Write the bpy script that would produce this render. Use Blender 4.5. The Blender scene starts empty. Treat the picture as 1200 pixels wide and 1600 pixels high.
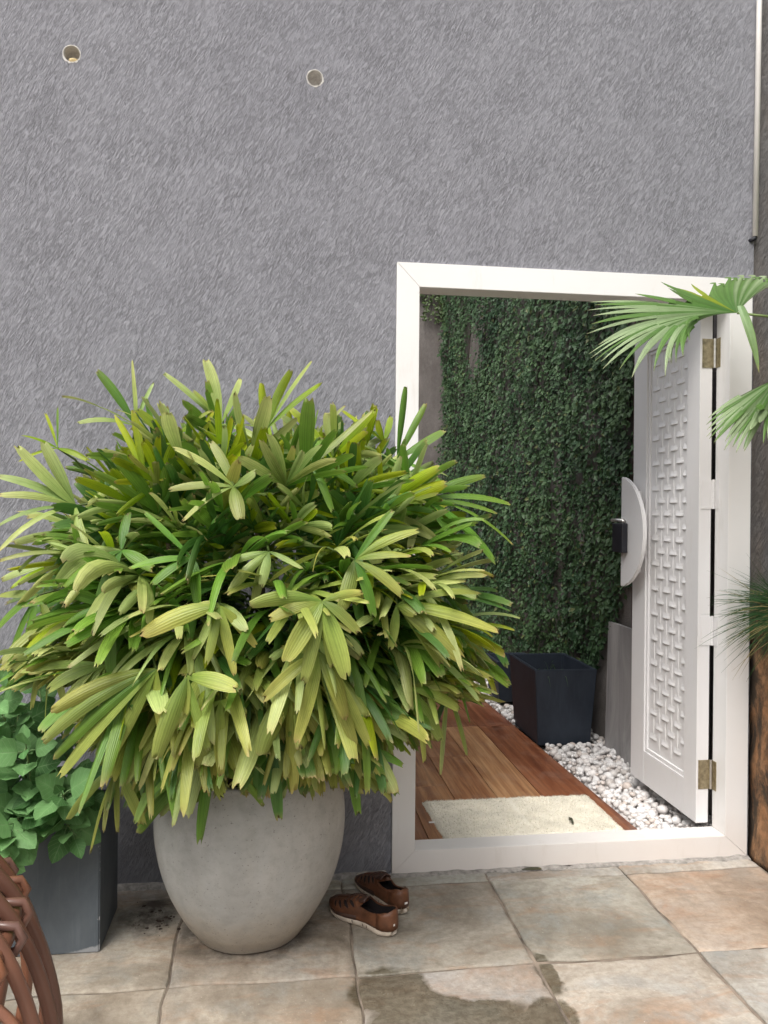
import bpy, bmesh, math, random
from mathutils import Vector, Matrix, noise
R = math.radians
sc = bpy.context.scene
COL = sc.collection

# ------------------------------------------------------------------ camera
F_PX, YAW, PITCH, ROLL, EYE = 1240.0, 0.1302, -0.0038, 0.0086, 1.35
cam = bpy.data.objects.new('camera', bpy.data.cameras.new('camera'))
COL.objects.link(cam)
cam.data.sensor_fit = 'VERTICAL'
cam.data.sensor_height = 36.0
cam.data.lens = F_PX / 1600.0 * 36.0
cam.data.clip_start = 0.02
cam.data.clip_end = 500
fw = Vector((math.sin(YAW) * math.cos(PITCH), math.cos(YAW) * math.cos(PITCH), math.sin(PITCH)))
rt = Vector((math.cos(YAW), -math.sin(YAW), 0))
up = rt.cross(fw)
rt2 = rt * math.cos(ROLL) + up * math.sin(ROLL)
up2 = -rt * math.sin(ROLL) + up * math.cos(ROLL)
m3 = Matrix((rt2, up2, -fw)).transposed()
cam.matrix_world = Matrix.Translation((0, 0, EYE)) @ m3.to_4x4()
sc.camera = cam

# ------------------------------------------------------------------ sky, sun, exposure
SUN_AZ, SUN_EL = R(-145), R(58)        # azimuth from +Y towards +X : behind the camera, to the left
w = bpy.data.worlds.new('World'); sc.world = w; w.use_nodes = True
nt = w.node_tree; nt.nodes.clear()
sky = nt.nodes.new('ShaderNodeTexSky'); sky.sky_type = 'NISHITA'; sky.sun_disc = False
sky.sun_elevation = SUN_EL; sky.sun_rotation = SUN_AZ
sky.dust_density = 6.0; sky.air_density = 1.2; sky.ozone_density = 1.0
hs = nt.nodes.new('ShaderNodeHueSaturation'); hs.inputs['Saturation'].default_value = 0.22
bg = nt.nodes.new('ShaderNodeBackground'); bg.inputs['Strength'].default_value = 0.125
wo = nt.nodes.new('ShaderNodeOutputWorld')
nt.links.new(sky.outputs[0], hs.inputs['Color']); nt.links.new(hs.outputs[0], bg.inputs[0]); nt.links.new(bg.outputs[0], wo.inputs[0])
sl = bpy.data.lights.new('sun', 'SUN'); sl.energy = 1.5; sl.angle = R(30); sl.color = (1, 0.96, 0.9)
so = bpy.data.objects.new('sun', sl); COL.objects.link(so)
sdir = Vector((math.sin(SUN_AZ) * math.cos(SUN_EL), math.cos(SUN_AZ) * math.cos(SUN_EL), math.sin(SUN_EL)))
so.rotation_euler = sdir.to_track_quat('Z', 'Y').to_euler()
so.location = sdir * 20
sc.view_settings.view_transform = 'Standard'; sc.view_settings.look = 'None'
sc.view_settings.gamma = 1.0; sc.view_settings.exposure = 0.72
sc.view_settings.use_curve_mapping = False

# ------------------------------------------------------------------ helpers
def tag(o, label=None, cat=None, group=None, kind=None):
    if label: o['label'] = label
    if cat: o['category'] = cat
    if group: o['group'] = group
    if cat and not kind: kind = 'thing'
    if kind: o['kind'] = kind
    return o

def under(o, part):
    """make o a sub-part of part (parts are modelled in world coordinates)"""
    o.parent = part; o.matrix_parent_inverse = Matrix()
    return o

def link(o, parent=None):
    COL.objects.link(o)
    if parent is not None:
        o.parent = parent
        if parent.get('_base') is not None:
            b = parent['_base']
            o.matrix_parent_inverse = Matrix.Translation((-b[0], -b[1], -b[2]))
    return o

ROOTS = []
def empty(name, loc):
    """Empty at a thing's base; children are given in world coordinates."""
    o = bpy.data.objects.new(name, None); COL.objects.link(o)
    o.location = loc; o.empty_display_size = 0.1
    o['_base'] = loc; ROOTS.append(o)
    return o

def mesh(name, verts, faces, mat=None, smooth=False):
    me = bpy.data.meshes.new(name)
    me.from_pydata([tuple(v) for v in verts], [], faces)
    if mat: me.materials.append(mat)
    if smooth: me.polygons.foreach_set('use_smooth', [True] * len(me.polygons))
    me.update()
    return me

def obj(name, verts, faces, mat=None, parent=None, smooth=False):
    return link(bpy.data.objects.new(name, mesh(name, verts, faces, mat, smooth)), parent)

def inst(name, me, parent=None, mw=None):
    o = bpy.data.objects.new(name, me); link(o, parent)
    if mw is not None: o.matrix_basis = mw
    return o

def from_bm(name, bm, mat, parent=None, smooth=False):
    me = bpy.data.meshes.new(name); bm.normal_update(); bm.to_mesh(me); bm.free()
    if mat: me.materials.append(mat)
    if smooth: me.polygons.foreach_set('use_smooth', [True] * len(me.polygons))
    return link(bpy.data.objects.new(name, me), parent)

def box_bm(x0, x1, y0, y1, z0, z1, bev=0.0, seg=2):
    bm = bmesh.new()
    bmesh.ops.create_cube(bm, size=1)
    for v in bm.verts:
        v.co = Vector(((x0 + x1) / 2 + v.co.x * (x1 - x0), (y0 + y1) / 2 + v.co.y * (y1 - y0), (z0 + z1) / 2 + v.co.z * (z1 - z0)))
    if bev > 0:
        bmesh.ops.bevel(bm, geom=list(bm.edges), offset=bev, segments=seg, affect='EDGES', profile=0.6)
    return bm

def box(name, b, mat, parent=None, bev=0.0, seg=2):
    return from_bm(name, box_bm(*b, bev=bev, seg=seg), mat, parent)

class MB:
    def __init__(s): s.v = []; s.f = []
    def add(s, vs, fs):
        o = len(s.v); s.v += [tuple(v) for v in vs]; s.f += [tuple(i + o for i in f) for f in fs]
    def tube(s, pts, rad, n=8, cap=True):
        pts = [Vector(p) for p in pts]
        if not isinstance(rad, (list, tuple)): rad = [rad] * len(pts)
        vs, fs = [], []
        prev = None
        for i, p in enumerate(pts):
            t = (pts[min(i + 1, len(pts) - 1)] - pts[max(i - 1, 0)]).normalized()
            if prev is None:
                a = Vector((0, 0, 1)) if abs(t.z) < 0.9 else Vector((1, 0, 0))
                u = t.cross(a).normalized()
            else:
                u = (prev - t * prev.dot(t)).normalized()
            prev = u; vv = t.cross(u)
            for k in range(n):
                a = 2 * math.pi * k / n
                vs.append(p + (u * math.cos(a) + vv * math.sin(a)) * rad[i])
        for i in range(len(pts) - 1):
            for k in range(n):
                a, b = i * n + k, i * n + (k + 1) % n
                fs.append((a, b, b + n, a + n))
        if cap:
            fs.append(tuple(range(n - 1, -1, -1))); L = (len(pts) - 1) * n
            fs.append(tuple(L + k for k in range(n)))
        s.add(vs, fs)
    def box(s, x0, x1, y0, y1, z0, z1):
        s.add([(x0, y0, z0), (x1, y0, z0), (x1, y1, z0), (x0, y1, z0), (x0, y0, z1), (x1, y0, z1), (x1, y1, z1), (x0, y1, z1)],
              [(3, 2, 1, 0), (4, 5, 6, 7), (0, 1, 5, 4), (1, 2, 6, 5), (2, 3, 7, 6), (3, 0, 4, 7)])
    def build(s, name, mat, parent=None, smooth=False):
        return obj(name, s.v, s.f, mat, parent, smooth)

def lathe(profile, n=48, center=(0, 0), jitter=0.0, seed=0):
    vs, fs = [], []
    for r, z in profile:
        for k in range(n):
            a = 2 * math.pi * k / n
            rr = r
            if jitter: rr += jitter * noise.noise(Vector((math.cos(a) * 2 + seed, math.sin(a) * 2, z * 4)))
            vs.append((center[0] + rr * math.cos(a), center[1] + rr * math.sin(a), z))
    for i in range(len(profile) - 1):
        for k in range(n):
            a, b = i * n + k, i * n + (k + 1) % n
            fs.append((a, b, b + n, a + n))
    return vs, fs

def smoothstep_pts(pts, n):
    """Catmull-Rom through points"""
    P = [Vector(p) for p in pts]; out = []
    for i in range(len(P) - 1):
        p0, p1, p2, p3 = P[max(i - 1, 0)], P[i], P[i + 1], P[min(i + 2, len(P) - 1)]
        for k in range(n):
            t = k / n
            out.append(0.5 * ((2 * p1) + (p2 - p0) * t + (2 * p0 - 5 * p1 + 4 * p2 - p3) * t * t + (3 * p1 - p0 - 3 * p2 + p3) * t ** 3))
    out.append(P[-1]); return out

# ------------------------------------------------------------------ materials
class NT:
    def __init__(s, name):
        s.m = bpy.data.materials.new(name); s.m.use_nodes = True
        s.t = s.m.node_tree; s.t.nodes.clear()
        s.out = s.n('ShaderNodeOutputMaterial'); s.p = s.n('ShaderNodeBsdfPrincipled')
        s.l(s.p.outputs[0], s.out.inputs[0])
    def n(s, typ, **kw):
        nd = s.t.nodes.new(typ)
        for k, v in kw.items(): setattr(nd, k, v)
        return nd
    def l(s, a, b): s.t.links.new(a, b)
    def set(s, node, name, val):
        if hasattr(val, 'is_output'): s.l(val, node.inputs[name])
        else: node.inputs[name].default_value = val
    def coord(s, which='Object'):
        if not hasattr(s, '_tc'): s._tc = s.n('ShaderNodeTexCoord')
        return s._tc.outputs[which]
    def mapping(s, vec, loc=(0, 0, 0), rot=(0, 0, 0), scale=(1, 1, 1)):
        mp = s.n('ShaderNodeMapping'); s.l(vec, mp.inputs[0])
        s.set(mp, 'Location', loc); s.set(mp, 'Rotation', rot); s.set(mp, 'Scale', scale)
        return mp.outputs[0]
    def noise(s, vec, scale=5, detail=4, rough=0.55, dist=0.0, col=False):
        nd = s.n('ShaderNodeTexNoise'); s.l(vec, nd.inputs['Vector'])
        s.set(nd, 'Scale', scale); s.set(nd, 'Detail', detail); s.set(nd, 'Roughness', rough); s.set(nd, 'Distortion', dist)
        return nd.outputs[1 if col else 0]
    def voronoi(s, vec, scale=5, feature='F1', out=0):
        nd = s.n('ShaderNodeTexVoronoi', feature=feature); s.l(vec, nd.inputs['Vector']); s.set(nd, 'Scale', scale)
        return nd.outputs[out]
    def ramp(s, fac, stops, interp='LINEAR'):
        nd = s.n('ShaderNodeValToRGB'); s.l(fac, nd.inputs[0]); cr = nd.color_ramp; cr.interpolation = interp
        while len(cr.elements) > 1: cr.elements.remove(cr.elements[-1])
        for i, (pos, c) in enumerate(stops):
            if not isinstance(c, (tuple, list)): c = (c, c, c)
            e = cr.elements[0] if i == 0 else cr.elements.new(pos)
            e.position = pos; e.color = tuple(c[:3]) + (1,)
        return nd.outputs[0]
    def mix(s, fac, a, b, mode='MIX'):
        nd = s.n('ShaderNodeMix', data_type='RGBA', blend_type=mode)
        for i, v in ((0, fac), (6, a), (7, b)):
            if hasattr(v, 'is_output'): s.l(v, nd.inputs[i])
            else:
                nd.inputs[i].default_value = v if i == 0 else (tuple(v) + (1,))[:4] if isinstance(v, (tuple, list)) else (v, v, v, 1)
        return nd.outputs[2]
    def math(s, op, a, b=0.0, c=0.0, clamp=False):
        nd = s.n('ShaderNodeMath', operation=op, use_clamp=clamp)
        for i, v in enumerate((a, b, c)):
            if hasattr(v, 'is_output'): s.l(v, nd.inputs[i])
            else: nd.inputs[i].default_value = v
        return nd.outputs[0]
    def sep(s, vec):
        nd = s.n('ShaderNodeSeparateXYZ'); s.l(vec, nd.inputs[0]); return nd.outputs
    def bump(s, h, strength=0.5, dist=0.01, normal=None):
        nd = s.n('ShaderNodeBump'); s.l(h, nd.inputs['Height']); s.set(nd, 'Strength', strength); s.set(nd, 'Distance', dist)
        if normal is not None: s.l(normal, nd.inputs['Normal'])
        return nd.outputs[0]
    def rnd(s):
        return s.n('ShaderNodeObjectInfo').outputs['Random']
    def fin(s, base=None, rough=0.6, spec=0.5, metal=0.0, normal=None):
        if base is not None: s.set(s.p, 'Base Color', base if hasattr(base, 'is_output') else tuple(base) + (1,))
        s.set(s.p, 'Roughness', rough); s.set(s.p, 'Metallic', metal); s.set(s.p, 'Specular IOR Level', spec)
        if normal is not None: s.l(normal, s.p.inputs['Normal'])
        return s.m

def mat_plaster(name, base, var, stain=None):
    t = NT(name); o = t.coord('Object')
    warp = t.n('ShaderNodeVectorMath', operation='ADD'); t.l(o, warp.inputs[0])
    wn = t.n('ShaderNodeVectorMath', operation='SCALE'); t.l(t.noise(o, 9, 2, col=True), wn.inputs[0]); wn.inputs['Scale'].default_value = 0.006
    t.l(wn.outputs[0], warp.inputs[1])
    rot = t.mapping(warp.outputs[0], rot=(0, R(-28), 0))
    def scratch(sc_, wdt, dist=0.0):       # thin crisp trowel scratches: contour lines of a stretched noise
        nn = t.noise(t.mapping(rot, scale=sc_), 1.0, 1.5, 0.55, dist)
        return t.ramp(t.math('ABSOLUTE', t.math('SUBTRACT', nn, 0.5)), [(0.0, 0.0), (wdt, 1.0)])
    l1 = scratch((230, 60, 19), 0.055); l2 = scratch((330, 80, 36), 0.070)
    chop = t.ramp(t.noise(t.mapping(rot, scale=(70, 60, 26)), 1.0, 2), [(0.50, 0.0), (0.60, 0.8)])
    chop2 = t.ramp(t.noise(t.mapping(rot, scale=(90, 60, 34)), 1.0, 2), [(0.50, 0.0), (0.60, 0.8)])
    region = t.ramp(t.noise(o, 5.5, 4, 0.6), [(0.34, 0.62), (0.62, 1.0)])
    l1 = t.math('MAXIMUM', l1, chop); l2 = t.math('MAXIMUM', l2, chop2)
    fine = t.noise(t.mapping(o, scale=(300, 90, 340)), 1.0, 2, 0.6)
    h = t.math('MULTIPLY', l1, t.math('ADD', 0.35, t.math('MULTIPLY', l2, 0.65)))
    h = t.mix(region, 0.9, h)
    h = t.math('ADD', h, t.math('MULTIPLY', fine, 0.5))
    big = t.noise(o, 0.9, 4)
    c = t.mix(t.ramp(big, [(0.3, 0.0), (0.7, 1.0)]), base, var)
    if stain:
        sn = t.noise(t.mapping(o, scale=(3.5, 1, 1.1)), 1.0, 5, 0.65)
        c = t.mix(t.ramp(sn, [(0.42, 0.0), (0.68, 0.85)]), c, stain)
    wx = t.noise(t.mapping(o, scale=(2.6, 1, 0.5)), 1.0, 5, 0.6)      # rain streaks and patchy ageing
    c = t.mix(t.ramp(wx, [(0.48, 0.0), (0.74, 0.20)]), c, (base[0] * 0.62, base[1] * 0.62, base[2] * 0.63))
    c = t.mix(t.ramp(t.noise(o, 6.5, 4, 0.6), [(0.55, 0.0), (0.75, 0.10)]), c, (base[0] * 1.35, base[1] * 1.35, base[2] * 1.33))
    c = t.mix(t.ramp(h, [(0.25, 0.55), (1.0, 0.0)]), c, (base[0] * 0.38, base[1] * 0.38, base[2] * 0.38))
    nrm = t.bump(h, 1.0, 0.0032)
    return t.fin(c, 0.85, 0.25, normal=nrm)

def mat_paint(name, base, rough=0.35, dirt=(0.62, 0.5, 0.4), amount=0.35, scale=2.2, low=False):
    t = NT(name); o = t.coord('Object')
    n1 = t.noise(o, scale, 5, 0.6)
    c = t.mix(t.math('MULTIPLY', t.ramp(n1, [(0.45, 0.0), (0.75, 1.0)]), amount), base, dirt)
    if low:   # splash dirt that rises a few centimetres from the paving
        z = t.sep(o)[2]
        zz = t.math('SUBTRACT', 0.5, t.math('MULTIPLY', z, 4.0))
        sp = t.math('MULTIPLY', t.math('ADD', zz, t.math('MULTIPLY', n1, 0.5), clamp=True), 0.42, clamp=True)
        c = t.mix(sp, c, (0.55, 0.42, 0.33))
    scuff = t.ramp(t.noise(t.mapping(o, scale=(14, 14, 3)), 1.0, 5, 0.7), [(0.58, 0.0), (0.74, 0.22)])
    c = t.mix(scuff, c, (0.5, 0.45, 0.38))
    nrm = t.bump(t.noise(o, 60, 3), 0.12, 0.003)
    return t.fin(c, rough, 0.45, normal=nrm)

def mat_simple(name, base, rough=0.5, metal=0.0, spec=0.5, var=0.25, scale=20, bump=0.1, bdist=0.002):
    t = NT(name); o = t.coord('Object')
    n1 = t.noise(o, scale, 4, 0.6)
    lo = tuple(v * (1 - var) for v in base); hi = tuple(min(1, v * (1 + var)) for v in base)
    c = t.mix(t.ramp(n1, [(0.3, 0.0), (0.7, 1.0)]), lo, hi)
    return t.fin(c, rough, spec, metal, t.bump(n1, bump, bdist))

M = {}
M['wall'] = mat_plaster('wall_plaster', (0.296, 0.297, 0.328), (0.316, 0.318, 0.348))
M['wall_stained'] = mat_plaster('stained_plaster', (0.15, 0.145, 0.15), (0.19, 0.18, 0.175), stain=(0.16, 0.12, 0.085))
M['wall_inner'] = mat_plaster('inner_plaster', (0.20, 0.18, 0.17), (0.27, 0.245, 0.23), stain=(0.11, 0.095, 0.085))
M['white'] = mat_paint('white_paint', (0.80, 0.79, 0.78), 0.32, amount=0.10, low=True)
M['door_white'] = mat_paint('door_paint', (0.72, 0.71, 0.715), 0.35, dirt=(0.6, 0.55, 0.5), amount=0.2)
M['metal'] = mat_simple('hinge_metal', (0.42, 0.36, 0.24), 0.35, 0.9, var=0.3, scale=60)
M['steel'] = mat_simple('bright_steel', (0.7, 0.68, 0.65), 0.3, 0.9, var=0.15, scale=60)
M['black'] = mat_simple('black_plastic', (0.015, 0.016, 0.022), 0.35, var=0.3)
M['dark'] = mat_simple('dark_gap', (0.02, 0.018, 0.018), 0.8, var=0.3)
M['pvc'] = mat_simple('white_pvc', (0.84, 0.81, 0.78), 0.35, var=0.06, scale=6)
M['chip'] = mat_simple('chipped_plaster', (0.62, 0.60, 0.57), 0.9, var=0.2, scale=80, bump=0.6, bdist=0.004)
M['cream'] = mat_simple('cream_debris', (0.62, 0.5, 0.27), 0.8, var=0.25, scale=60)

def mat_slab():
    t = NT('sandstone_slab'); g = t.n('ShaderNodeNewGeometry').outputs['Position']
    r = t.rnd()
    off = t.n('ShaderNodeVectorMath', operation='ADD'); t.l(g, off.inputs[0])
    cx = t.n('ShaderNodeCombineXYZ'); t.l(t.math('MULTIPLY', r, 37.0), cx.inputs[0]); t.l(t.math('MULTIPLY', r, 11.0), cx.inputs[1]); t.l(cx.outputs[0], off.inputs[1])
    o = off.outputs[0]
    n1 = t.noise(o, 3.0, 6, 0.62, 0.6); n2 = t.noise(t.mapping(o, scale=(2.2, 6, 1)), 1.3, 6, 0.7, 1.2); n3 = t.noise(o, 42, 4, 0.7)
    c = t.ramp(n1, [(0.3, (0.18, 0.157, 0.13)), (0.42, (0.31, 0.28, 0.24)), (0.53, (0.46, 0.425, 0.375)), (0.66, (0.42, 0.415, 0.395))])
    c = t.mix(t.ramp(n2, [(0.50, 0.0), (0.68, 0.65)]), c, (0.37, 0.24, 0.16))
    c = t.mix(t.ramp(t.noise(o, 5.2, 5, 0.65), [(0.52, 0.0), (0.66, 0.7)]), c, (0.30, 0.31, 0.30))
    c = t.mix(t.ramp(t.noise(o, 1.7, 4, 0.6), [(0.45, 0.0), (0.7, 0.55)]), c, (0.16, 0.125, 0.09))
    c = t.mix(t.math('MULTIPLY', t.ramp(n3, [(0.35, 1.0), (0.6, 0.0)]), 0.35), c, (0.16, 0.13, 0.10))
    c = t.mix(t.ramp(t.noise(o, 120, 2), [(0.70, 0.0), (0.76, 0.5)]), c, (0.62, 0.6, 0.55))
    c = t.mix(1.0, c, t.n('ShaderNodeObjectInfo').outputs['Color'], 'MULTIPLY')
    # puddle that spread over one slab, a dry island left in it
    wp = t.n('ShaderNodeVectorMath', operation='ADD'); t.l(g, wp.inputs[0])
    ws = t.n('ShaderNodeVectorMath', operation='SCALE'); ws.inputs['Scale'].default_value = 0.10
    wc = t.n('ShaderNodeVectorMath', operation='SUBTRACT'); t.l(t.noise(g, 9, 4, 0.6, col=True), wc.inputs[0]); wc.inputs[1].default_value = (0.5, 0.5, 0.5)
    t.l(wc.outputs[0], ws.inputs[0]); t.l(ws.outputs[0], wp.inputs[1])
    X, Y, Z = t.sep(wp.outputs[0])
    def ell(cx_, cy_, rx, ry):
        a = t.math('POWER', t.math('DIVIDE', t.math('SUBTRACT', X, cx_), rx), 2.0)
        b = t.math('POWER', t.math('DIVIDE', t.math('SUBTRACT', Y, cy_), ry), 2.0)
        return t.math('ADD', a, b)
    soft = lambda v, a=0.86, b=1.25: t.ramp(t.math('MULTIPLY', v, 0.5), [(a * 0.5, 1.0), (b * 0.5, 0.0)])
    wetf = soft(t.math('MINIMUM', t.math('MINIMUM', ell(0.46, 1.98, 0.25, 0.22), ell(0.33, 2.20, 0.125, 0.105)), t.math('MINIMUM', ell(0.785, 2.22, 0.035, 0.10), ell(0.73, 2.02, 0.06, 0.10))))
    dry = soft(ell(0.59, 2.235, 0.175, 0.115), 0.86, 1.06)
    wet = t.math('MULTIPLY', wetf, t.math('SUBTRACT', 1.0, dry))
    spl = t.ramp(t.noise(g, 2.8, 3), [(0.755, 0.0), (0.765, 1.0)])
    wet = t.math('MAXIMUM', wet, t.math('MULTIPLY', spl, 0.9))
    # grime: shadow and moss painted as a black patch behind the pot, dark ring round its foot
    grime_shade = t.math('MAXIMUM', soft(ell(-0.41, 2.69, 0.085, 0.13), 0.5, 1.3), t.math('MULTIPLY', soft(ell(-0.09, 2.57, 0.215, 0.205), 0.75, 1.15), 0.8))
    grime_shade = t.math('MULTIPLY', grime_shade, t.ramp(t.noise(g, 16, 5, 0.7), [(0.36, 0.25), (0.58, 1.0)]))
    c = t.mix(t.math('MULTIPLY', grime_shade, 0.85), c, (0.045, 0.036, 0.028))
    wcol = t.mix(1.0, c, (0.44, 0.41, 0.345), 'MULTIPLY')
    wcol = t.mix(0.3, wcol, t.mix(t.ramp(n3, [(0.35, 0.0), (0.65, 1.0)]), (0.03, 0.028, 0.018), (0.15, 0.14, 0.105)))
    c = t.mix(wet, c, wcol)
    rough = t.math('SUBTRACT', 0.78, t.math('MULTIPLY', wet, t.math('ADD', 0.32, t.math('MULTIPLY', n1, 0.35))))
    h = t.math('ADD', t.math('MULTIPLY', n1, 1.2), t.math('ADD', t.math('MULTIPLY', n2, 0.8), t.math('MULTIPLY', n3, 0.35)))
    return t.fin(c, rough, 0.4, normal=t.bump(h, 0.55, 0.012))
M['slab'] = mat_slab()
M['joint'] = mat_simple('joint_mortar', (0.19, 0.152, 0.12), 0.95, var=0.7, scale=8, bump=0.8, bdist=0.006)
M['mortar'] = mat_simple('cement_fillet', (0.30, 0.28, 0.26), 0.95, var=0.4, scale=40, bump=1.0, bdist=0.008)

def mat_pot():
    t = NT('pot_concrete'); o = t.coord('Object'); z = t.sep(o)[2]
    n1 = t.noise(o, 4, 6, 0.6); n2 = t.noise(o, 26, 4, 0.65)
    c = t.ramp(n1, [(0.3, (0.36, 0.36, 0.35)), (0.5, (0.44, 0.44, 0.425)), (0.7, (0.52, 0.515, 0.495))])
    drip = t.noise(t.mapping(o, scale=(9, 9, 1.2)), 1.0, 4, 0.6)
    c = t.mix(t.math('MULTIPLY', t.ramp(drip, [(0.45, 0.0), (0.7, 1.0)]), 0.45), c, (0.44, 0.425, 0.39))
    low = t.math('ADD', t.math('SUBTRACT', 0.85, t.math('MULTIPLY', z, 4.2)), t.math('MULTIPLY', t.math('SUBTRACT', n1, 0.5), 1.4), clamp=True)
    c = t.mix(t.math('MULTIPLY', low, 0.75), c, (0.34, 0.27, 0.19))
    cr = t.ramp(t.voronoi(t.mapping(o, scale=(1, 1, 1)), 48, 'DISTANCE_TO_EDGE'), [(0.0, 1.0), (0.08, 0.0)])
    c = t.mix(t.math('MULTIPLY', t.math('MULTIPLY', cr, low), 0.35), c, (0.5, 0.44, 0.35))
    c = t.mix(t.ramp(n2, [(0.32, 0.28), (0.55, 0.0)]), c, (0.22, 0.215, 0.20))
    c = t.mix(t.ramp(t.noise(o, 150, 2), [(0.66, 0.0), (0.72, 0.6)]), c, (0.14, 0.13, 0.12))
    return t.fin(c, 0.62, 0.35, normal=t.bump(t.math('ADD', n2, t.math('MULTIPLY', n1, 0.6)), 0.35, 0.008))
M['pot'] = mat_pot()

def mat_planter(name, a, b, chips=True):
    t = NT(name); o = t.coord('Object')
    n1 = t.noise(t.mapping(o, scale=(3, 3, 1.6)), 1.6, 6, 0.65, 0.7)
    c = t.mix(t.ramp(n1, [(0.35, 0.0), (0.68, 1.0)]), a, b)
    c = t.mix(t.ramp(t.noise(t.mapping(o, scale=(70, 70, 6)), 1.0, 3), [(0.55, 0.0), (0.75, 0.25)]), c, (b[0] * 1.5, b[1] * 1.5, b[2] * 1.5))
    if chips:
        X, Y, Z = t.sep(o)
        en = t.noise(o, 30, 4, 0.7)
        edge = t.math('ADD', t.math('MULTIPLY', t.math('SUBTRACT', X, -0.531), 45.0), 1.0)
        e = t.ramp(t.math('ADD', t.math('MULTIPLY', edge, 0.26), t.math('MULTIPLY', en, 0.74)), [(0.665, 0.0), (0.685, 1.0)])
        tri = t.math('SUBTRACT', t.math('MULTIPLY', t.math('ADD', X, 0.655), 0.21), Z)
        tri = t.ramp(t.math('ADD', tri, t.math('MULTIPLY', t.math('SUBTRACT', en, 0.5), 0.02)), [(0.0, 0.0), (0.004, 0.85)])
        e = t.math('MULTIPLY', e, t.math('LESS_THAN', Y, 2.4895)); tri = t.math('MULTIPLY', tri, t.math('LESS_THAN', Y, 2.4895))
        c = t.mix(t.math('MAXIMUM', e, tri), c, (0.36, 0.37, 0.385))
    return t.fin(c, 0.5, 0.4, normal=t.bump(n1, 0.15, 0.004))
M['slate'] = mat_planter('slate_grey_planter', (0.082, 0.10, 0.118), (0.135, 0.155, 0.175))
M['navy'] = mat_planter('navy_planter', (0.018, 0.024, 0.036), (0.034, 0.044, 0.062), False)
M['soil'] = mat_simple('soil', (0.035, 0.024, 0.017), 1.0, var=0.6, scale=40, bump=1.0, bdist=0.02)

def mat_wood():
    t = NT('wood_plank'); r = t.rnd(); o = t.coord('Object')
    off = t.n('ShaderNodeVectorMath', operation='ADD'); t.l(o, off.inputs[0])
    cx = t.n('ShaderNodeCombineXYZ'); t.l(t.math('MULTIPLY', r, 23.0), cx.inputs[0]); t.l(t.math('MULTIPLY', r, 7.0), cx.inputs[1]); t.l(cx.outputs[0], off.inputs[1])
    v = off.outputs[0]
    g1 = t.noise(t.mapping(v, scale=(13, 0.9, 4)), 1.0, 5, 0.66, 1.1)
    g2 = t.noise(t.mapping(v, scale=(90, 2.4, 10)), 1.0, 3, 0.6)
    c = t.ramp(g1, [(0.28, (0.15, 0.065, 0.032)), (0.42, (0.29, 0.138, 0.066)), (0.54, (0.41, 0.225, 0.112)), (0.70, (0.52, 0.335, 0.19))])
    tint = t.n('ShaderNodeObjectInfo').outputs['Color']
    c = t.mix(1.0, c, tint, 'MULTIPLY')
    c = t.mix(t.math('MULTIPLY', t.ramp(g2, [(0.4, 1.0), (0.55, 0.0)]), 0.35), c, (0.09, 0.028, 0.012))
    dust = t.ramp(t.noise(o, 6, 5, 0.7), [(0.5, 0.0), (0.8, 0.35)])
    c = t.mix(dust, c, (0.42, 0.33, 0.27))
    return t.fin(c, 0.38, 0.45, normal=t.bump(g2, 0.08, 0.002))
M['wood'] = mat_wood()

def mat_pebble():
    t = NT('white_pebble'); r = t.rnd(); o = t.coord('Object')
    a = t.n('ShaderNodeAttribute', attribute_name='tint').outputs['Fac']
    n1 = t.noise(o, 30, 3)
    c = t.ramp(t.math('FRACT', t.math('ADD', r, a)), [(0.0, (0.50, 0.45, 0.42)), (0.22, (0.66, 0.64, 0.63)), (0.6, (0.76, 0.74, 0.735)), (0.8, (0.70, 0.66, 0.64)), (0.93, (0.58, 0.50, 0.45)), (1.0, (0.72, 0.71, 0.71))])
    c = t.mix(t.math('MULTIPLY', t.ramp(n1, [(0.5, 0.0), (0.8, 1.0)]), 0.25), c, (0.5, 0.45, 0.4))
    return t.fin(c, 0.45, 0.45)
M['pebble'] = mat_pebble()
M['rug'] = mat_simple('cream_rug', (0.74, 0.70, 0.60), 1.0, var=0.14, scale=7, spec=0.1)
def mat_slate_panel():
    t = NT('slate_panel'); o = t.coord('Object')
    n1 = t.noise(t.mapping(o, scale=(4, 5, 1.2)), 1.3, 7, 0.68, 0.8)
    c = t.ramp(n1, [(0.3, (0.20, 0.195, 0.195)), (0.48, (0.31, 0.30, 0.298)), (0.62, (0.40, 0.385, 0.38)), (0.75, (0.5, 0.49, 0.48))])
    return t.fin(c, 0.6, 0.35, normal=t.bump(n1, 0.3, 0.006))
M['slate_panel'] = mat_slate_panel()
def mat_stone_wall():
    t = NT('stained_stone'); o = t.coord('Object')
    n1 = t.noise(o, 3.4, 6, 0.65, 0.5); n2 = t.noise(t.mapping(o, scale=(4, 5, 2)), 1.7, 6, 0.7, 0.6); n3 = t.noise(o, 30, 4, 0.7)
    c = t.ramp(n1, [(0.3, (0.20, 0.105, 0.05)), (0.5, (0.32, 0.16, 0.075)), (0.65, (0.40, 0.23, 0.125)), (0.8, (0.30, 0.25, 0.16))])
    c = t.mix(t.ramp(n2, [(0.46, 0.0), (0.58, 0.93)]), c, (0.035, 0.03, 0.025))
    c = t.mix(t.math('MULTIPLY', t.ramp(n3, [(0.4, 1.0), (0.6, 0.0)]), 0.4), c, (0.08, 0.06, 0.04))
    return t.fin(c, 0.85, 0.25, normal=t.bump(t.math('ADD', n1, t.math('MULTIPLY', n3, 0.4)), 0.7, 0.02))
M['stone_wall'] = mat_stone_wall()

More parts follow.
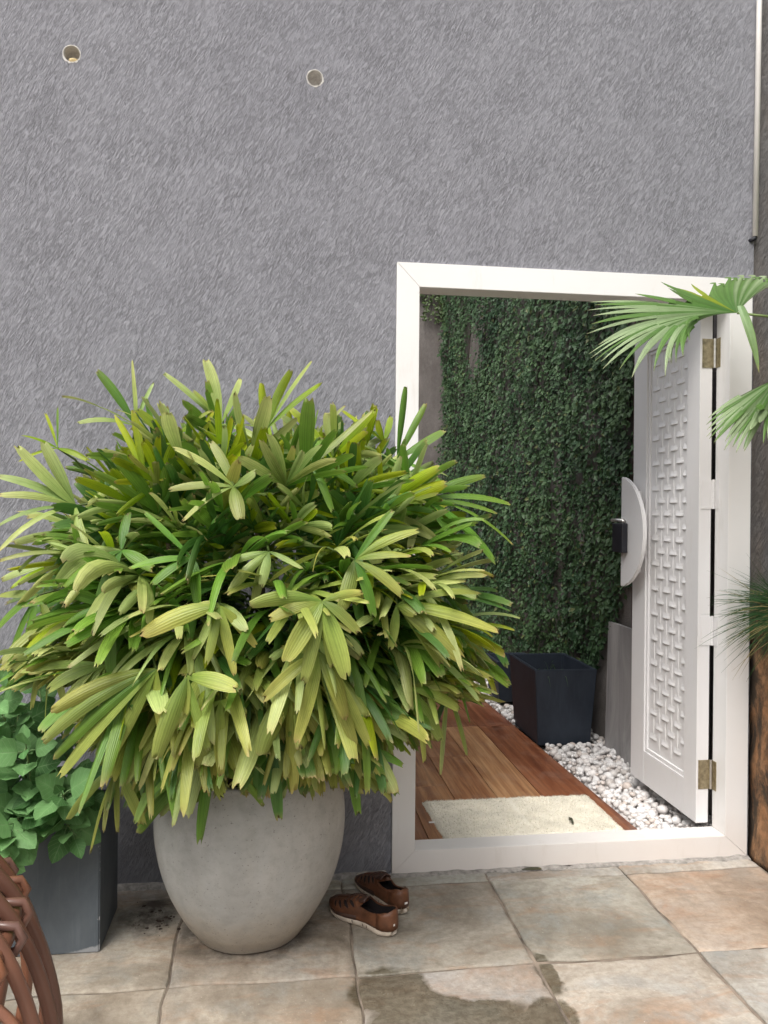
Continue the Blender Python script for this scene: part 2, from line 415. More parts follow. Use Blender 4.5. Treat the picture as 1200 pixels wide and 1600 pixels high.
def mat_leaf(name, attr='Col', rough=0.38, stripes=0.0, trans=0.28, spec=0.4, veins=False):
    t = NT(name)
    c = t.n('ShaderNodeAttribute', attribute_name=attr).outputs['Color']
    o = t.coord('Object')
    nrm = None
    if stripes:
        uv = t.n('ShaderNodeUVMap', uv_map='UVMap').outputs[0]
        u = t.sep(uv)[0]
        wv = t.math('SINE', t.math('MULTIPLY', u, 2 * math.pi * stripes))
        wv2 = t.noise(t.mapping(uv, scale=(26, 0.7, 1)), 1.0, 2)
        k = t.math('ADD', t.math('MULTIPLY', wv, 0.05), t.math('MULTIPLY', t.math('SUBTRACT', wv2, 0.5), 0.95))
        k = t.math('ADD', k, 1.0)
        mm = t.n('ShaderNodeVectorMath', operation='SCALE'); t.l(c, mm.inputs[0]); t.l(k, mm.inputs['Scale'])
        c = mm.outputs[0]
        nrm = t.bump(t.math('ADD', t.math('MULTIPLY', wv, 0.5), wv2), 0.35, 0.002)
    if veins:
        uv = t.n('ShaderNodeUVMap', uv_map='UVMap').outputs[0]; U, V_, _w = t.sep(uv)
        du = t.math('ABSOLUTE', t.math('SUBTRACT', U, 0.5))
        lat = t.math('ABSOLUTE', t.math('SUBTRACT', t.math('FRACT', t.math('SUBTRACT', t.math('MULTIPLY', V_, 6.0), t.math('MULTIPLY', du, 4.0))), 0.5))
        vn = t.math('MAXIMUM', t.ramp(lat, [(0.0, 1.0), (0.07, 0.0)]), t.ramp(du, [(0.0, 1.0), (0.035, 0.0)]))
        c = t.mix(t.math('MULTIPLY', vn, 0.45), c, (0.34, 0.50, 0.26))
        nrm = t.bump(t.math('SUBTRACT', t.noise(o, 90, 3), vn), 0.4, 0.002)
    pn = t.noise(o, 14, 4, 0.6)
    c = t.mix(t.math('MULTIPLY', t.ramp(pn, [(0.35, 1.0), (0.6, 0.0)]), 0.30), c, (0.02, 0.05, 0.008), 'MULTIPLY') if False else t.mix(t.math('MULTIPLY', t.ramp(pn, [(0.35, 1.0), (0.6, 0.0)]), 0.22), c, (0.05, 0.10, 0.02))
    t.fin(c, rough, spec, normal=nrm)
    tr = t.n('ShaderNodeBsdfTranslucent'); t.l(c, tr.inputs[0])
    mx = t.n('ShaderNodeMixShader'); mx.inputs[0].default_value = trans
    t.l(t.p.outputs[0], mx.inputs[1]); t.l(tr.outputs[0], mx.inputs[2]); t.l(mx.outputs[0], t.out.inputs[0])
    return t.m
M['palm'] = mat_leaf('palm_leaf', stripes=7.0, rough=0.36, spec=0.45, trans=0.36)
M['fan'] = mat_leaf('fan_leaf', stripes=2.0, rough=0.33)
M['herb'] = mat_leaf('herb_leaf', rough=0.55, trans=0.3, spec=0.25, veins=True)
M['ivy'] = mat_leaf('ivy_leaf', rough=0.5, trans=0.18, spec=0.35)
M['grass'] = mat_leaf('grass_blade', rough=0.45, trans=0.2, spec=0.3)
M['cane'] = mat_simple('palm_cane', (0.10, 0.075, 0.04), 0.9, var=0.5, scale=30, bump=0.8, bdist=0.01)
M['petiole'] = mat_simple('petiole_green', (0.14, 0.2, 0.06), 0.5, var=0.3)
M['vine'] = mat_simple('vine_stem', (0.06, 0.05, 0.04), 0.9, var=0.4)
M['herb_stem'] = mat_simple('herb_stem', (0.20, 0.29, 0.10), 0.5, var=0.2)
def mat_rattan():
    t = NT('rattan'); r = t.rnd(); o = t.coord('Object')
    n1 = t.noise(t.mapping(o, scale=(22, 22, 3)), 1.0, 4, 0.6)
    c = t.ramp(r, [(0.0, (0.12, 0.066, 0.054)), (0.35, (0.27, 0.11, 0.056)), (0.65, (0.15, 0.088, 0.075)), (1.0, (0.33, 0.135, 0.07))])
    c = t.mix(t.math('MULTIPLY', t.ramp(n1, [(0.35, 1.0), (0.65, 0.0)]), 0.45), c, (0.10, 0.055, 0.045))
    return t.fin(c, 0.3, 0.5, normal=t.bump(n1, 0.25, 0.004))
M['rattan'] = mat_rattan()
M['leather'] = mat_simple('tan_leather', (0.145, 0.058, 0.028), 0.45, var=0.45, scale=18, bump=0.25, bdist=0.003)
M['dark_leather'] = mat_simple('dark_leather', (0.075, 0.04, 0.03), 0.5, var=0.3, scale=30, bump=0.2)
M['lining'] = mat_simple('shoe_lining', (0.02, 0.014, 0.014), 0.9, var=0.3)
M['sole'] = mat_simple('cream_sole', (0.62, 0.53, 0.43), 0.6, var=0.22, scale=20)

FANS = [
 ((-0.566, 2.3, 1.352), 'p', [(-0.716, 2.28, 1.513, 0.0454), (-0.661, 2.32, 1.53, 0.0464), (-0.766, 2.28, 1.429, 0.0349), (-0.755, 2.25, 1.381, 0.0413), (-0.736, 2.2, 1.229, 0.0437), (-0.753, 2.24, 1.295, 0.0274), (-0.503, 2.2, 1.199, 0.0376)]),
 ((-0.388, 2.35, 1.437), 'y', [(-0.424, 2.37, 1.631, 0.0333), (-0.477, 2.39, 1.614, 0.026), (-0.32, 2.25, 1.425, 0.0388), (-0.535, 2.3, 1.352, 0.0285)]),
 ((-0.448, 2.55, 1.603), 'p', [(-0.468, 2.58, 1.811, 0.0403), (-0.401, 2.59, 1.746, 0.0324), (-0.572, 2.57, 1.775, 0.0359), (-0.671, 2.55, 1.686, 0.0354), (-0.611, 2.5, 1.604, 0.0348)]),
 ((-0.184, 2.5, 1.609), 'p', [(-0.238, 2.54, 1.815, 0.0481), (-0.363, 2.53, 1.765, 0.0357), (-0.125, 2.5, 1.754, 0.0397), (-0.27, 2.48, 1.707, 0.0352), (-0.054, 2.4, 1.548, 0.0344)]),
 ((-0.045, 2.4, 1.583), 'y', [(-0.056, 2.42, 1.729, 0.0386), (0.034, 2.44, 1.774, 0.0352), (0.093, 2.46, 1.803, 0.0198), (0.123, 2.46, 1.741, 0.0317), (-0.136, 2.35, 1.589, 0.0224)]),
 ((0.087, 2.25, 1.472), 'g', [(0.266, 2.31, 1.641, 0.0412), (0.122, 2.31, 1.555, 0.0335), (-0.011, 2.23, 1.487, 0.0214), (0.145, 2.2, 1.34, 0.0319), (0.22, 2.25, 1.414, 0.0364)]),
 ((-0.322, 2.45, 1.547), 'y', [(-0.429, 2.45, 1.641, 0.0344), (-0.49, 2.47, 1.642, 0.0308), (-0.361, 2.4, 1.523, 0.0376), (-0.209, 2.45, 1.646, 0.0349)]),
 ((0.104, 1.95, 1.121), 'o', [(-0.07, 1.92, 1.115, 0.0489), (-0.025, 1.92, 1.083, 0.0399), (0.016, 1.91, 0.984, 0.0612), (0.059, 1.92, 0.928, 0.0432), (0.162, 1.92, 0.938, 0.0621), (0.132, 1.95, 0.956, 0.0409), (0.195, 1.93, 1.045, 0.0344), (0.209, 1.98, 1.141, 0.0289)]),
 ((-0.144, 1.98, 1.109), 'o', [(-0.329, 1.96, 1.042, 0.0614), (-0.172, 1.95, 0.974, 0.0308), (-0.107, 1.95, 0.94, 0.0372), (-0.204, 1.98, 1.104, 0.0313), (-0.212, 2.0, 0.976, 0.0379), (-0.056, 1.98, 1.008, 0.0316)]),
 ((-0.027, 2.02, 1.24), 'p', [(-0.124, 1.98, 1.135, 0.0346), (-0.045, 1.99, 1.153, 0.0317), (0.06, 1.99, 1.2, 0.0256), (-0.138, 2.02, 1.211, 0.0288), (-0.067, 2.05, 1.094, 0.0327)]),
 ((-0.223, 2.08, 1.22), 'g', [(-0.32, 2.04, 1.154, 0.0384), (-0.198, 2.03, 1.077, 0.0481), (-0.378, 2.06, 1.192, 0.0322), (-0.348, 2.11, 1.337, 0.0198)]),
 ((0.193, 2.05, 1.217), 'o', [(0.296, 2.07, 1.349, 0.027), (0.362, 2.05, 1.299, 0.0436), (0.155, 2.0, 1.091, 0.0517), (0.31, 2.0, 1.129, 0.0359), (0.334, 2.03, 1.23, 0.0365), (0.242, 2.02, 1.071, 0.0394)]),
 ((0.376, 2.55, 1.513), 'g', [(0.407, 2.57, 1.754, 0.0377), (0.475, 2.58, 1.7, 0.0296), (0.534, 2.57, 1.612, 0.0464), (0.555, 2.47, 1.397, 0.0569), (0.275, 2.5, 1.452, 0.0446), (0.425, 2.47, 1.362, 0.0444)]),
 ((0.438, 2.45, 1.384), 'g', [(0.648, 2.47, 1.462, 0.0449), (0.727, 2.45, 1.37, 0.0407), (0.673, 2.42, 1.342, 0.0361), (0.649, 2.35, 1.186, 0.0779), (0.523, 2.35, 1.256, 0.0619), (0.722, 2.4, 1.242, 0.0279), (0.386, 2.35, 1.226, 0.0384)]),
 ((0.312, 2.1, 1.094), 'o', [(0.584, 2.07, 1.03, 0.0653), (0.482, 2.05, 0.953, 0.0676), (0.549, 2.13, 1.12, 0.0317), (0.357, 2.06, 1.073, 0.0472), (0.439, 2.12, 0.925, 0.0453), (0.295, 2.1, 0.974, 0.0342)]),
 ((-0.301, 2.02, 0.949), 'o', [(-0.54, 1.98, 0.858, 0.0489), (-0.561, 1.97, 0.786, 0.0455), (-0.54, 1.99, 0.74, 0.0369), (-0.525, 2.0, 0.694, 0.0402), (-0.398, 2.02, 0.745, 0.041), (-0.291, 2.02, 0.775, 0.0381)]),
 ((-0.22, 1.96, 0.94), 'o', [(-0.095, 1.9, 0.921, 0.0544), (-0.286, 1.93, 0.749, 0.0576), (-0.164, 1.94, 0.76, 0.0307), (-0.222, 1.96, 0.844, 0.034)]),
 ((0.188, 2.2, 0.691), 'g', [(0.347, 2.17, 0.638, 0.0355), (0.33, 2.17, 0.557, 0.0354), (0.22, 2.17, 0.505, 0.0387), (0.317, 2.2, 0.532, 0.0323), (0.083, 2.23, 0.619, 0.0323), (0.264, 2.25, 0.646, 0.0549)]),
 ((0.101, 1.98, 0.99), 'o', [(0.167, 1.95, 0.826, 0.0694), (0.044, 1.96, 0.774, 0.0441), (0.193, 1.98, 0.756, 0.0449), (0.231, 2.0, 0.741, 0.0423), (-0.039, 1.95, 0.881, 0.0405), (0.006, 2.0, 1.004, 0.0352)]),
 ((0.032, 2.05, 0.888), 'o', [(-0.042, 2.0, 0.728, 0.0703), (-0.016, 2.03, 0.796, 0.0422), (0.038, 2.07, 0.609, 0.0498), (0.109, 2.09, 0.751, 0.0472), (0.059, 2.07, 0.692, 0.0432)]),
 ((-0.177, 2.15, 0.691), 'g', [(-0.2, 2.12, 0.468, 0.0402), (-0.366, 2.15, 0.488, 0.0404), (-0.346, 2.1, 0.577, 0.0362), (-0.311, 2.17, 0.527, 0.0443), (-0.037, 2.13, 0.553, 0.0306), (-0.209, 2.15, 0.564, 0.0374)]),
 ((-0.415, 2.15, 0.673), 'o', [(-0.481, 2.13, 0.447, 0.0116), (-0.538, 2.13, 0.539, 0.0297), (-0.451, 2.15, 0.499, 0.0201), (-0.423, 2.18, 0.48, 0.0238), (-0.344, 2.12, 0.523, 0.0366)]),
 ((-0.025, 2.12, 0.746), 'd', [(0.004, 2.09, 0.533, 0.0435), (-0.106, 2.1, 0.654, 0.0334), (-0.058, 2.14, 0.588, 0.0376), (0.061, 2.16, 0.646, 0.0417)]),
 ((0.365, 2.2, 0.847), 'o', [(0.405, 2.17, 0.64, 0.0285), (0.458, 2.2, 0.692, 0.0434), (0.341, 2.18, 0.737, 0.0392), (0.513, 2.2, 0.781, 0.0399), (0.482, 2.23, 0.829, 0.0404)]),
 ((0.486, 2.35, 0.956), 'g', [(0.626, 2.35, 0.808, 0.0389), (0.573, 2.33, 0.708, 0.0424), (0.661, 2.37, 0.872, 0.0315), (0.499, 2.31, 0.772, 0.0456), (0.681, 2.37, 0.931, 0.0236)]),
 ((0.529, 2.45, 0.778), 'd', [(0.507, 2.43, 0.523, 0.04), (0.593, 2.45, 0.574, 0.0364), (0.445, 2.43, 0.605, 0.0438), (0.651, 2.48, 0.727, 0.0287)]),
 ((-0.69, 2.4, 1.093), 'g', [(-0.796, 2.38, 0.995, 0.0473), (-0.77, 2.38, 0.894, 0.0401), (-0.712, 2.36, 0.952, 0.0399), (-0.623, 2.35, 0.97, 0.0436), (-0.802, 2.42, 1.091, 0.037)]),
 ((-0.64, 2.35, 0.953), 'o', [(-0.737, 2.33, 0.886, 0.0393), (-0.685, 2.32, 0.783, 0.0393), (-0.591, 2.3, 0.8, 0.0463), (-0.65, 2.33, 0.686, 0.0395)]),
 ((-0.436, 2.12, 1.089), 'g', [(-0.534, 2.1, 1.132, 0.0422), (-0.536, 2.08, 1.046, 0.045), (-0.585, 2.09, 0.997, 0.0354), (-0.421, 2.09, 0.913, 0.0489), (-0.336, 2.1, 0.959, 0.0362)]),
 ((-0.411, 2.15, 1.236), 'g', [(-0.555, 2.12, 1.139, 0.0426), (-0.539, 2.15, 1.235, 0.0299), (-0.406, 2.21, 1.336, 0.0379), (-0.465, 2.11, 1.074, 0.0426), (-0.323, 2.11, 1.188, 0.043)]),
 ((-0.122, 2.12, 1.406), 'p', [(-0.278, 2.12, 1.504, 0.03), (-0.249, 2.09, 1.313, 0.023), (-0.099, 2.04, 1.32, 0.0486), (-0.283, 2.1, 1.395, 0.0264), (-0.063, 2.09, 1.447, 0.0399), (-0.185, 2.17, 1.527, 0.0343)]),
 ((0.392, 2.4, 1.459), 'p', [(0.23, 2.35, 1.397, 0.0419), (0.205, 2.4, 1.553, 0.0388), (0.316, 2.34, 1.36, 0.0381), (0.157, 2.4, 1.504, 0.0348), (0.519, 2.43, 1.452, 0.028)]),
 ((0.332, 2.55, 1.568), 'y', [(0.315, 2.55, 1.64, 0.0538), (0.25, 2.57, 1.641, 0.0333), (0.198, 2.58, 1.672, 0.025), (0.356, 2.58, 1.655, 0.0294)]),
 ((-0.666, 2.5, 1.525), 'y', [(-0.673, 2.52, 1.653, 0.0155), (-0.712, 2.53, 1.634, 0.0136), (-0.761, 2.48, 1.56, 0.0304), (-0.776, 2.5, 1.485, 0.0345), (-0.564, 2.46, 1.486, 0.0382)]),
 ((0.093, 2.5, 1.559), 'p', [(0.097, 2.52, 1.632, 0.0283), (0.205, 2.54, 1.682, 0.0287), (0.002, 2.5, 1.638, 0.036), (0.161, 2.47, 1.538, 0.0358)]),
 ((-0.143, 2.02, 0.866), 'o', [(-0.079, 1.99, 0.833, 0.0444), (-0.14, 2.0, 0.681, 0.0413), (-0.207, 2.04, 0.694, 0.0419), (-0.26, 2.02, 0.805, 0.0382)]),
 ((-0.449, 2.15, 0.934), 'o', [(-0.587, 2.13, 0.875, 0.0427), (-0.565, 2.11, 0.797, 0.0456), (-0.497, 2.12, 0.727, 0.0395), (-0.676, 2.19, 0.913, 0.0303)]),
]
FAN_PALM = [
 ((1.552, 2.55, 2.034), [((1.594, 2.52, 2.103), (1.634, 2.45, 2.134)), ((1.63, 2.6, 2.137), (1.7, 2.62, 2.191)), ((1.613, 2.62, 2.142), (1.707, 2.7, 2.219)), ((1.592, 2.64, 2.142), (1.687, 2.74, 2.23)), ((1.553, 2.64, 2.131), (1.648, 2.76, 2.227)), ((1.493, 2.62, 2.109), (1.576, 2.74, 2.197)), ((1.423, 2.58, 2.111), (1.316, 2.6, 2.132)), ((1.389, 2.56, 2.089), (1.283, 2.58, 2.142)), ((1.35, 2.53, 2.062), (1.288, 2.5, 2.094)), ((1.266, 2.5, 2.051), (0.975, 2.44, 2.031)), ((1.251, 2.47, 2.034), (0.951, 2.4, 1.995)), ((1.241, 2.45, 2.02), (0.954, 2.36, 1.969)), ((1.215, 2.42, 2.003), (0.926, 2.34, 1.908)), ((1.194, 2.4, 1.993), (0.925, 2.32, 1.843)), ((1.184, 2.38, 1.984), (0.941, 2.31, 1.821)), ((1.19, 2.37, 1.978), (0.962, 2.3, 1.796)), ((1.185, 2.36, 1.995), (1.049, 2.29, 1.768)), ((1.201, 2.35, 1.989), (1.151, 2.28, 1.772)), ((1.217, 2.36, 1.984), (1.165, 2.28, 1.815)), ((1.238, 2.36, 1.981), (1.208, 2.28, 1.832)), ((1.276, 2.37, 1.977), (1.228, 2.3, 1.929))]),
 ((1.615, 2.42, 1.789), [((1.493, 2.4, 1.744), (1.359, 2.4, 1.658)), ((1.493, 2.4, 1.724), (1.344, 2.38, 1.619)), ((1.487, 2.39, 1.706), (1.345, 2.37, 1.589)), ((1.481, 2.38, 1.692), (1.356, 2.36, 1.577)), ((1.492, 2.38, 1.669), (1.391, 2.36, 1.553)), ((1.51, 2.38, 1.66), (1.431, 2.36, 1.545)), ((1.528, 2.38, 1.65), (1.459, 2.36, 1.55)), ((1.524, 2.36, 1.658), (1.471, 2.32, 1.688)), ((1.546, 2.36, 1.658), (1.505, 2.33, 1.573)), ((1.563, 2.36, 1.648), (1.538, 2.33, 1.553)), ((1.601, 2.36, 1.639), (1.593, 2.33, 1.544))]),
]
PENDANT = [(1.554, 2.5, 2.037), (1.543, 2.46, 1.988), (1.556, 2.45, 1.891), (1.571, 2.45, 1.813)]

# ================================================================== structure
WALL_Y = 2.90
DE = 1.473             # right edge of the deck
FX0, FX1, FZ = 0.418, 1.824, 2.26          # door frame, outer size

# ---- ground under everything
obj('ground', [(-60, -60, -0.03), (60, -60, -0.03), (60, 60, -0.03), (-60, 60, -0.03)], [(0, 1, 2, 3)], M['joint'])
tag(bpy.data.objects['ground'], kind='structure')

# ---- paving of big sandstone slabs, one object each
paving = obj('paving', [(-9, -9, -0.006), (1.83, -9, -0.006), (1.83, 2.902, -0.006), (-9, 2.902, -0.006)], [(0, 1, 2, 3)], M['joint'])
tag(paving, kind='structure')
rs = random.Random(4)
xs = [-3.58, -3.05, -2.52, -1.95, -1.42, -0.86, -0.305, 0.232, 0.768, 1.285, 1.823]
ys = [-0.90, -0.37, 0.15, 0.69, 1.23, 1.765, 2.283, 2.808, 2.893]
def jit(x, y): return 0.012 * noise.noise(Vector((x * 9.1, y * 7.7, 3.3))) if y < 2.85 else 0.0
def slab(x0, x1, y0, y1, gap):
    # outline with chipped, slightly wandering edges
    n = 14
    pts = []
    for (ax, ay, bx_, by_) in ((x0, y0, x1, y0), (x1, y0, x1, y1), (x1, y1, x0, y1), (x0, y1, x0, y0)):
        for k in range(n):
            t = k / n; x = ax + (bx_ - ax) * t; y = ay + (by_ - ay) * t
            inx = gap * (0.9 + 1.3 * max(0, noise.noise(Vector((x * 14, y * 14, 1.7)))) + 0.5 * noise.noise(Vector((x * 50, y * 50, 5.2))))
            cx, cy = (x0 + x1) / 2, (y0 + y1) / 2
            dx = -1 if abs(x - x1) < 1e-6 else (1 if abs(x - x0) < 1e-6 else 0)
            dy = -1 if abs(y - y1) < 1e-6 else (1 if abs(y - y0) < 1e-6 else 0)
            wx = jit(x, y) if dx else 0; wy = jit(y + 5, x) if dy and y < 2.85 else 0
            pts.append((x + dx * inx + wx, y + dy * inx + wy))
    return pts
for j in range(len(ys) - 1):
    for i in range(len(xs) - 1):
        x0, x1, y0, y1 = xs[i], xs[i + 1], ys[j], ys[j + 1]
        if j == len(ys) - 2:
            pass
        P = slab(x0, x1, y0, y1, 0.0028 if i in (5, 6, 7) or j == 7 else 0.005)
        tz = rs.uniform(-0.0015, 0.002); tx = rs.uniform(-0.004, 0.004); ty = rs.uniform(-0.004, 0.004)
        cx, cy = (x0 + x1) / 2, (y0 + y1) / 2
        n = len(P); vs = []
        for ins, dz in ((0.0, -0.022), (0.0, -0.005), (0.004, -0.0012), (0.012, 0.0)):
            for (x, y) in P:
                sx = 1 - ins / (x1 - x0) * 2; sy = 1 - ins / (y1 - y0) * 2
                X, Y = cx + (x - cx) * sx, cy + (y - cy) * sy
                vs.append((X, Y, dz + tz + (X - cx) * tx + (Y - cy) * ty))
        fs = []
        for r_ in range(3):
            for k in range(n):
                a, b = r_ * n + k, r_ * n + (k + 1) % n
                fs.append((a, b, b + n, a + n))
        fs.append(tuple(3 * n + k for k in range(n)))
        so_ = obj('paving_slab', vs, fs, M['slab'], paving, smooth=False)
        tint = {(9, 6): (1.04, 0.90, 0.80), (8, 6): (0.92, 0.93, 0.90), (7, 6): (0.88, 0.86, 0.82), (6, 6): (0.90, 0.84, 0.78), (5, 6): (0.98, 0.93, 0.86), (8, 5): (1.08, 1.04, 1.0), (9, 5): (1.0, 1.02, 1.04), (6, 5): (1.06, 1.0, 0.93), (5, 5): (1.06, 1.0, 0.92)}.get((i, j))
        if tint is None: k_ = rs.uniform(0.85, 1.1); tint = (k_ * rs.uniform(0.97, 1.05), k_, k_ * rs.uniform(0.93, 1.02))
        so_.color = tint + (1,)

# ---- main grey wall with the doorway and two bored holes
def bored_box(name, b, cuts, mat):
    o = box(name, b, mat)
    cs = []
    for c in cuts:
        if c[0] == 'box': q = box('cut', c[1], None)
        else:
            bm = bmesh.new(); bmesh.ops.create_cone(bm, cap_ends=True, segments=28, radius1=c[2], radius2=c[2], depth=0.6)
            bmesh.ops.rotate(bm, verts=bm.verts, matrix=Matrix.Rotation(R(90), 3, 'X')); bmesh.ops.translate(bm, verts=bm.verts, vec=c[1])
            q = from_bm('cut', bm, None)
        cs.append(q); md = o.modifiers.new('b', 'BOOLEAN'); md.operation = 'DIFFERENCE'; md.solver = 'EXACT'; md.object = q
    bpy.context.view_layer.update()
    me = bpy.data.meshes.new_from_object(o.evaluated_get(bpy.context.evaluated_depsgraph_get()))
    o.modifiers.clear(); o.data = me
    for q in cs: bpy.data.objects.remove(q)
    return o
HOLES = [(-0.735, 2.932), (0.113, 2.914)]
wall = bored_box('plaster_wall', (-6.0, 1.832, WALL_Y, 3.02, -0.03, 4.3),
                 [('box', (FX0, FX1, 2.7, 3.2, -0.2, FZ))] + [('cyl', (x, WALL_Y, z), 0.0285) for x, z in HOLES], M['wall'])
tag(wall, 'tall grey textured plaster wall with two small bored holes around the white doorway', 'wall')
for q, (hx, hz) in enumerate(HOLES):
    mb = MB()      # pipe sleeve set in the hole
    vs, fs = lathe([(0.0282, 0.06), (0.0282, 0.003), (0.0268, 0.003), (0.0262, 0.042), (0.018, 0.05), (0.0, 0.052)], 28)
    mb.add([(hx + v[0], WALL_Y + v[2], hz + v[1]) for v in vs], fs)
    mb.build('pipe_sleeve', M['chip'], wall, smooth=False)
    mb = MB(); rr = random.Random(q + 3); n = 40; vs = []
    for k in range(n):    # ring of broken plaster
        a = 2 * math.pi * k / n
        wv = 0.0012 + 0.0030 * max(0, noise.noise(Vector((math.cos(a) * 2.3, math.sin(a) * 2.3, q * 7)))) + rr.uniform(0, 0.0012) + (0.004 if math.sin(a) < -0.3 else 0) * rr.random()
        for rad, yy in ((0.0272, 0.002), (0.0285, -0.0012), (0.0285 + wv, -0.0006), (0.0287 + wv, 0.002)):
            vs.append((hx + rad * math.cos(a), WALL_Y + yy, hz + rad * math.sin(a)))
    fs = []
    for k in range(n):
        for j in range(3):
            a, b = k * 4 + j, ((k + 1) % n) * 4 + j
            fs.append((a, b, b + 1, a + 1))
    mb.add(vs, fs); mb.build('plaster_chip', M['chip'], wall)
# cream wad of debris in the left hole
bm = bmesh.new(); bmesh.ops.create_icosphere(bm, subdivisions=2, radius=1)
for v in bm.verts:
    d = 1 + 0.25 * noise.noise(v.co * 2)
    v.co = Vector((HOLES[0][0] + v.co.x * 0.019 * d + 0.003, WALL_Y + 0.024 + v.co.y * 0.02 * d, HOLES[0][1] - 0.015 + v.co.z * 0.009 * d))
from_bm('debris', bm, M['cream'], wall, smooth=True)

# cement fillet along the foot of wall and sill
def fillet(name, x0, x1, y, depth, h, parent, seed):
    n = int((x1 - x0) / 0.012); vs = []; fs = []
    for k in range(n + 1):
        x = x0 + (x1 - x0) * k / n
        d = depth * (0.75 + 0.6 * noise.noise(Vector((x * 12, seed, 0))) + 0.35 * noise.noise(Vector((x * 55, seed, 2))))
        hh = max(0.002, h * (0.8 + 0.9 * noise.noise(Vector((x * 16, seed, 4)))))
        d = max(0.004, d)
        vs += [(x, y, -0.01), (x, y, hh), (x, y - d * 0.45, hh * 0.75), (x, y - d, 0.0015), (x, y - d, -0.01)]
    for k in range(n):
        for j in range(4):
            a = k * 5 + j; fs.append((a, a + 5, a + 6, a + 1))
    return obj(name, vs, fs, M['mortar'], parent)
fillet('cement_fillet', FX0 - 0.02, FX1 + 0.002, 2.8885, 0.03, 0.009, wall, 1.0)
fillet('cement_fillet', -3.0, FX0 - 0.02, 2.8995, 0.035, 0.02, wall, 4.0)

# ---- wall beyond the joint, on the right
bw = box('stained_wall', (1.834, 5.5, 2.908, 3.03, -0.03, 4.3), M['wall_stained'])
tag(bw, 'brown stained grey wall rising behind the planter at the right edge', 'wall')

# ---- raised stone planter along the right
pl = empty('stone_planter', (2.3, 2.1, 0))
tag(pl, 'rust stained stone planter with black algae at right of the doorway', 'planter')
def rough_panel(name, x0, x1, y0, y1, z0, z1, mat, parent, amp=0.006, step=0.035):
    bm = box_bm(x0, x1, y0, y1, z0, z1)
    cuts = max(2, int(max(y1 - y0, z1 - z0, x1 - x0) / step))
    bmesh.ops.subdivide_edges(bm, edges=[e for e in bm.edges if e.calc_length() > 0.25], cuts=min(cuts, 30), use_grid_fill=True)
    c = Vector(((x0 + x1) / 2, (y0 + y1) / 2, (z0 + z1) / 2))
    for v in bm.verts:
        d = amp * (noise.noise(v.co * 7) + 0.5 * noise.noise(v.co * 19))
        if abs(v.co.x - x0) < 1e-4: v.co.x += d
        if abs(v.co.z - z1) < 1e-4: v.co.z += d
    return from_bm(name, bm, mat, parent, smooth=True)
rough_panel('side_wall', 1.836, 1.95, 0.9, 2.906, -0.02, 0.935, M['stone_wall'], pl)
rough_panel('front_wall', 1.952, 3.4, 0.9, 1.02, -0.02, 0.935, M['stone_wall'], pl)
obj('soil', [(1.94, 1.0, 0.88), (3.4, 1.0, 0.88), (3.4, 2.9, 0.88), (1.94, 2.9, 0.88)], [(0, 1, 2, 3)], M['soil'], pl)

sw = box('shading_wall', (3.42, 3.56, -3.0, 2.905, -0.03, 4.3), M['wall_stained'])  # added out of view to darken the right side of the doorway
tag(sw, 'unseen wall added behind the stone planter to shade the right side', 'wall')

# ---- thin white pipe on the wall
pp = empty('wall_pipe', (1.83, 2.88, 2.42)); tag(pp, 'thin white vertical pipe high on the wall at upper right corner', 'pipe')
mb = MB(); mb.tube([(1.838, 2.886, 4.2), (1.836, 2.886, 3.4), (1.8285, 2.886, 2.425)], 0.0105, 14); mb.build('pipe', M['pvc'], pp, True)
mb = MB(); mb.tube([(1.8283, 2.888, 2.428), (1.8275, 2.889, 2.417), (1.820, 2.892, 2.414), (1.814, 2.904, 2.413)], [0.0095, 0.0095, 0.008, 0.007], 10); mb.build('end_elbow', M['black'], pp, True)

# ---- the passage behind the doorway
deck_base = obj('passage_floor', [(0.0, 3.0, -0.006), (1.87, 3.0, -0.006), (1.87, 9.0, -0.006), (0.0, 9.0, -0.006)], [(0, 1, 2, 3)], M['soil'])
tag(deck_base, kind='structure')
IW = 1.86
iw = box('passage_wall', (IW, IW + 0.15, 3.03, 9.2, -0.03, 4.5), M['wall_inner'])
tag(iw, 'dark plaster passage wall that the creeping fig climbs, right of the deck', 'wall')
bwl = box('passage_end_wall', (-0.2, IW - 0.002, 9.0, 9.15, -0.03, 4.5), M['wall_inner'])
tag(bwl, 'bare dark wall at the far end of the passage', 'wall')
lw = box('passage_shade_wall', (0.02, 0.16, 3.03, 8.998, -0.03, 2.1), M['wall_inner'])  # unseen wall added to darken the passage, kept low to let some sky in
tag(lw, 'unseen wall added at left of the wooden deck to shade the passage', 'wall')
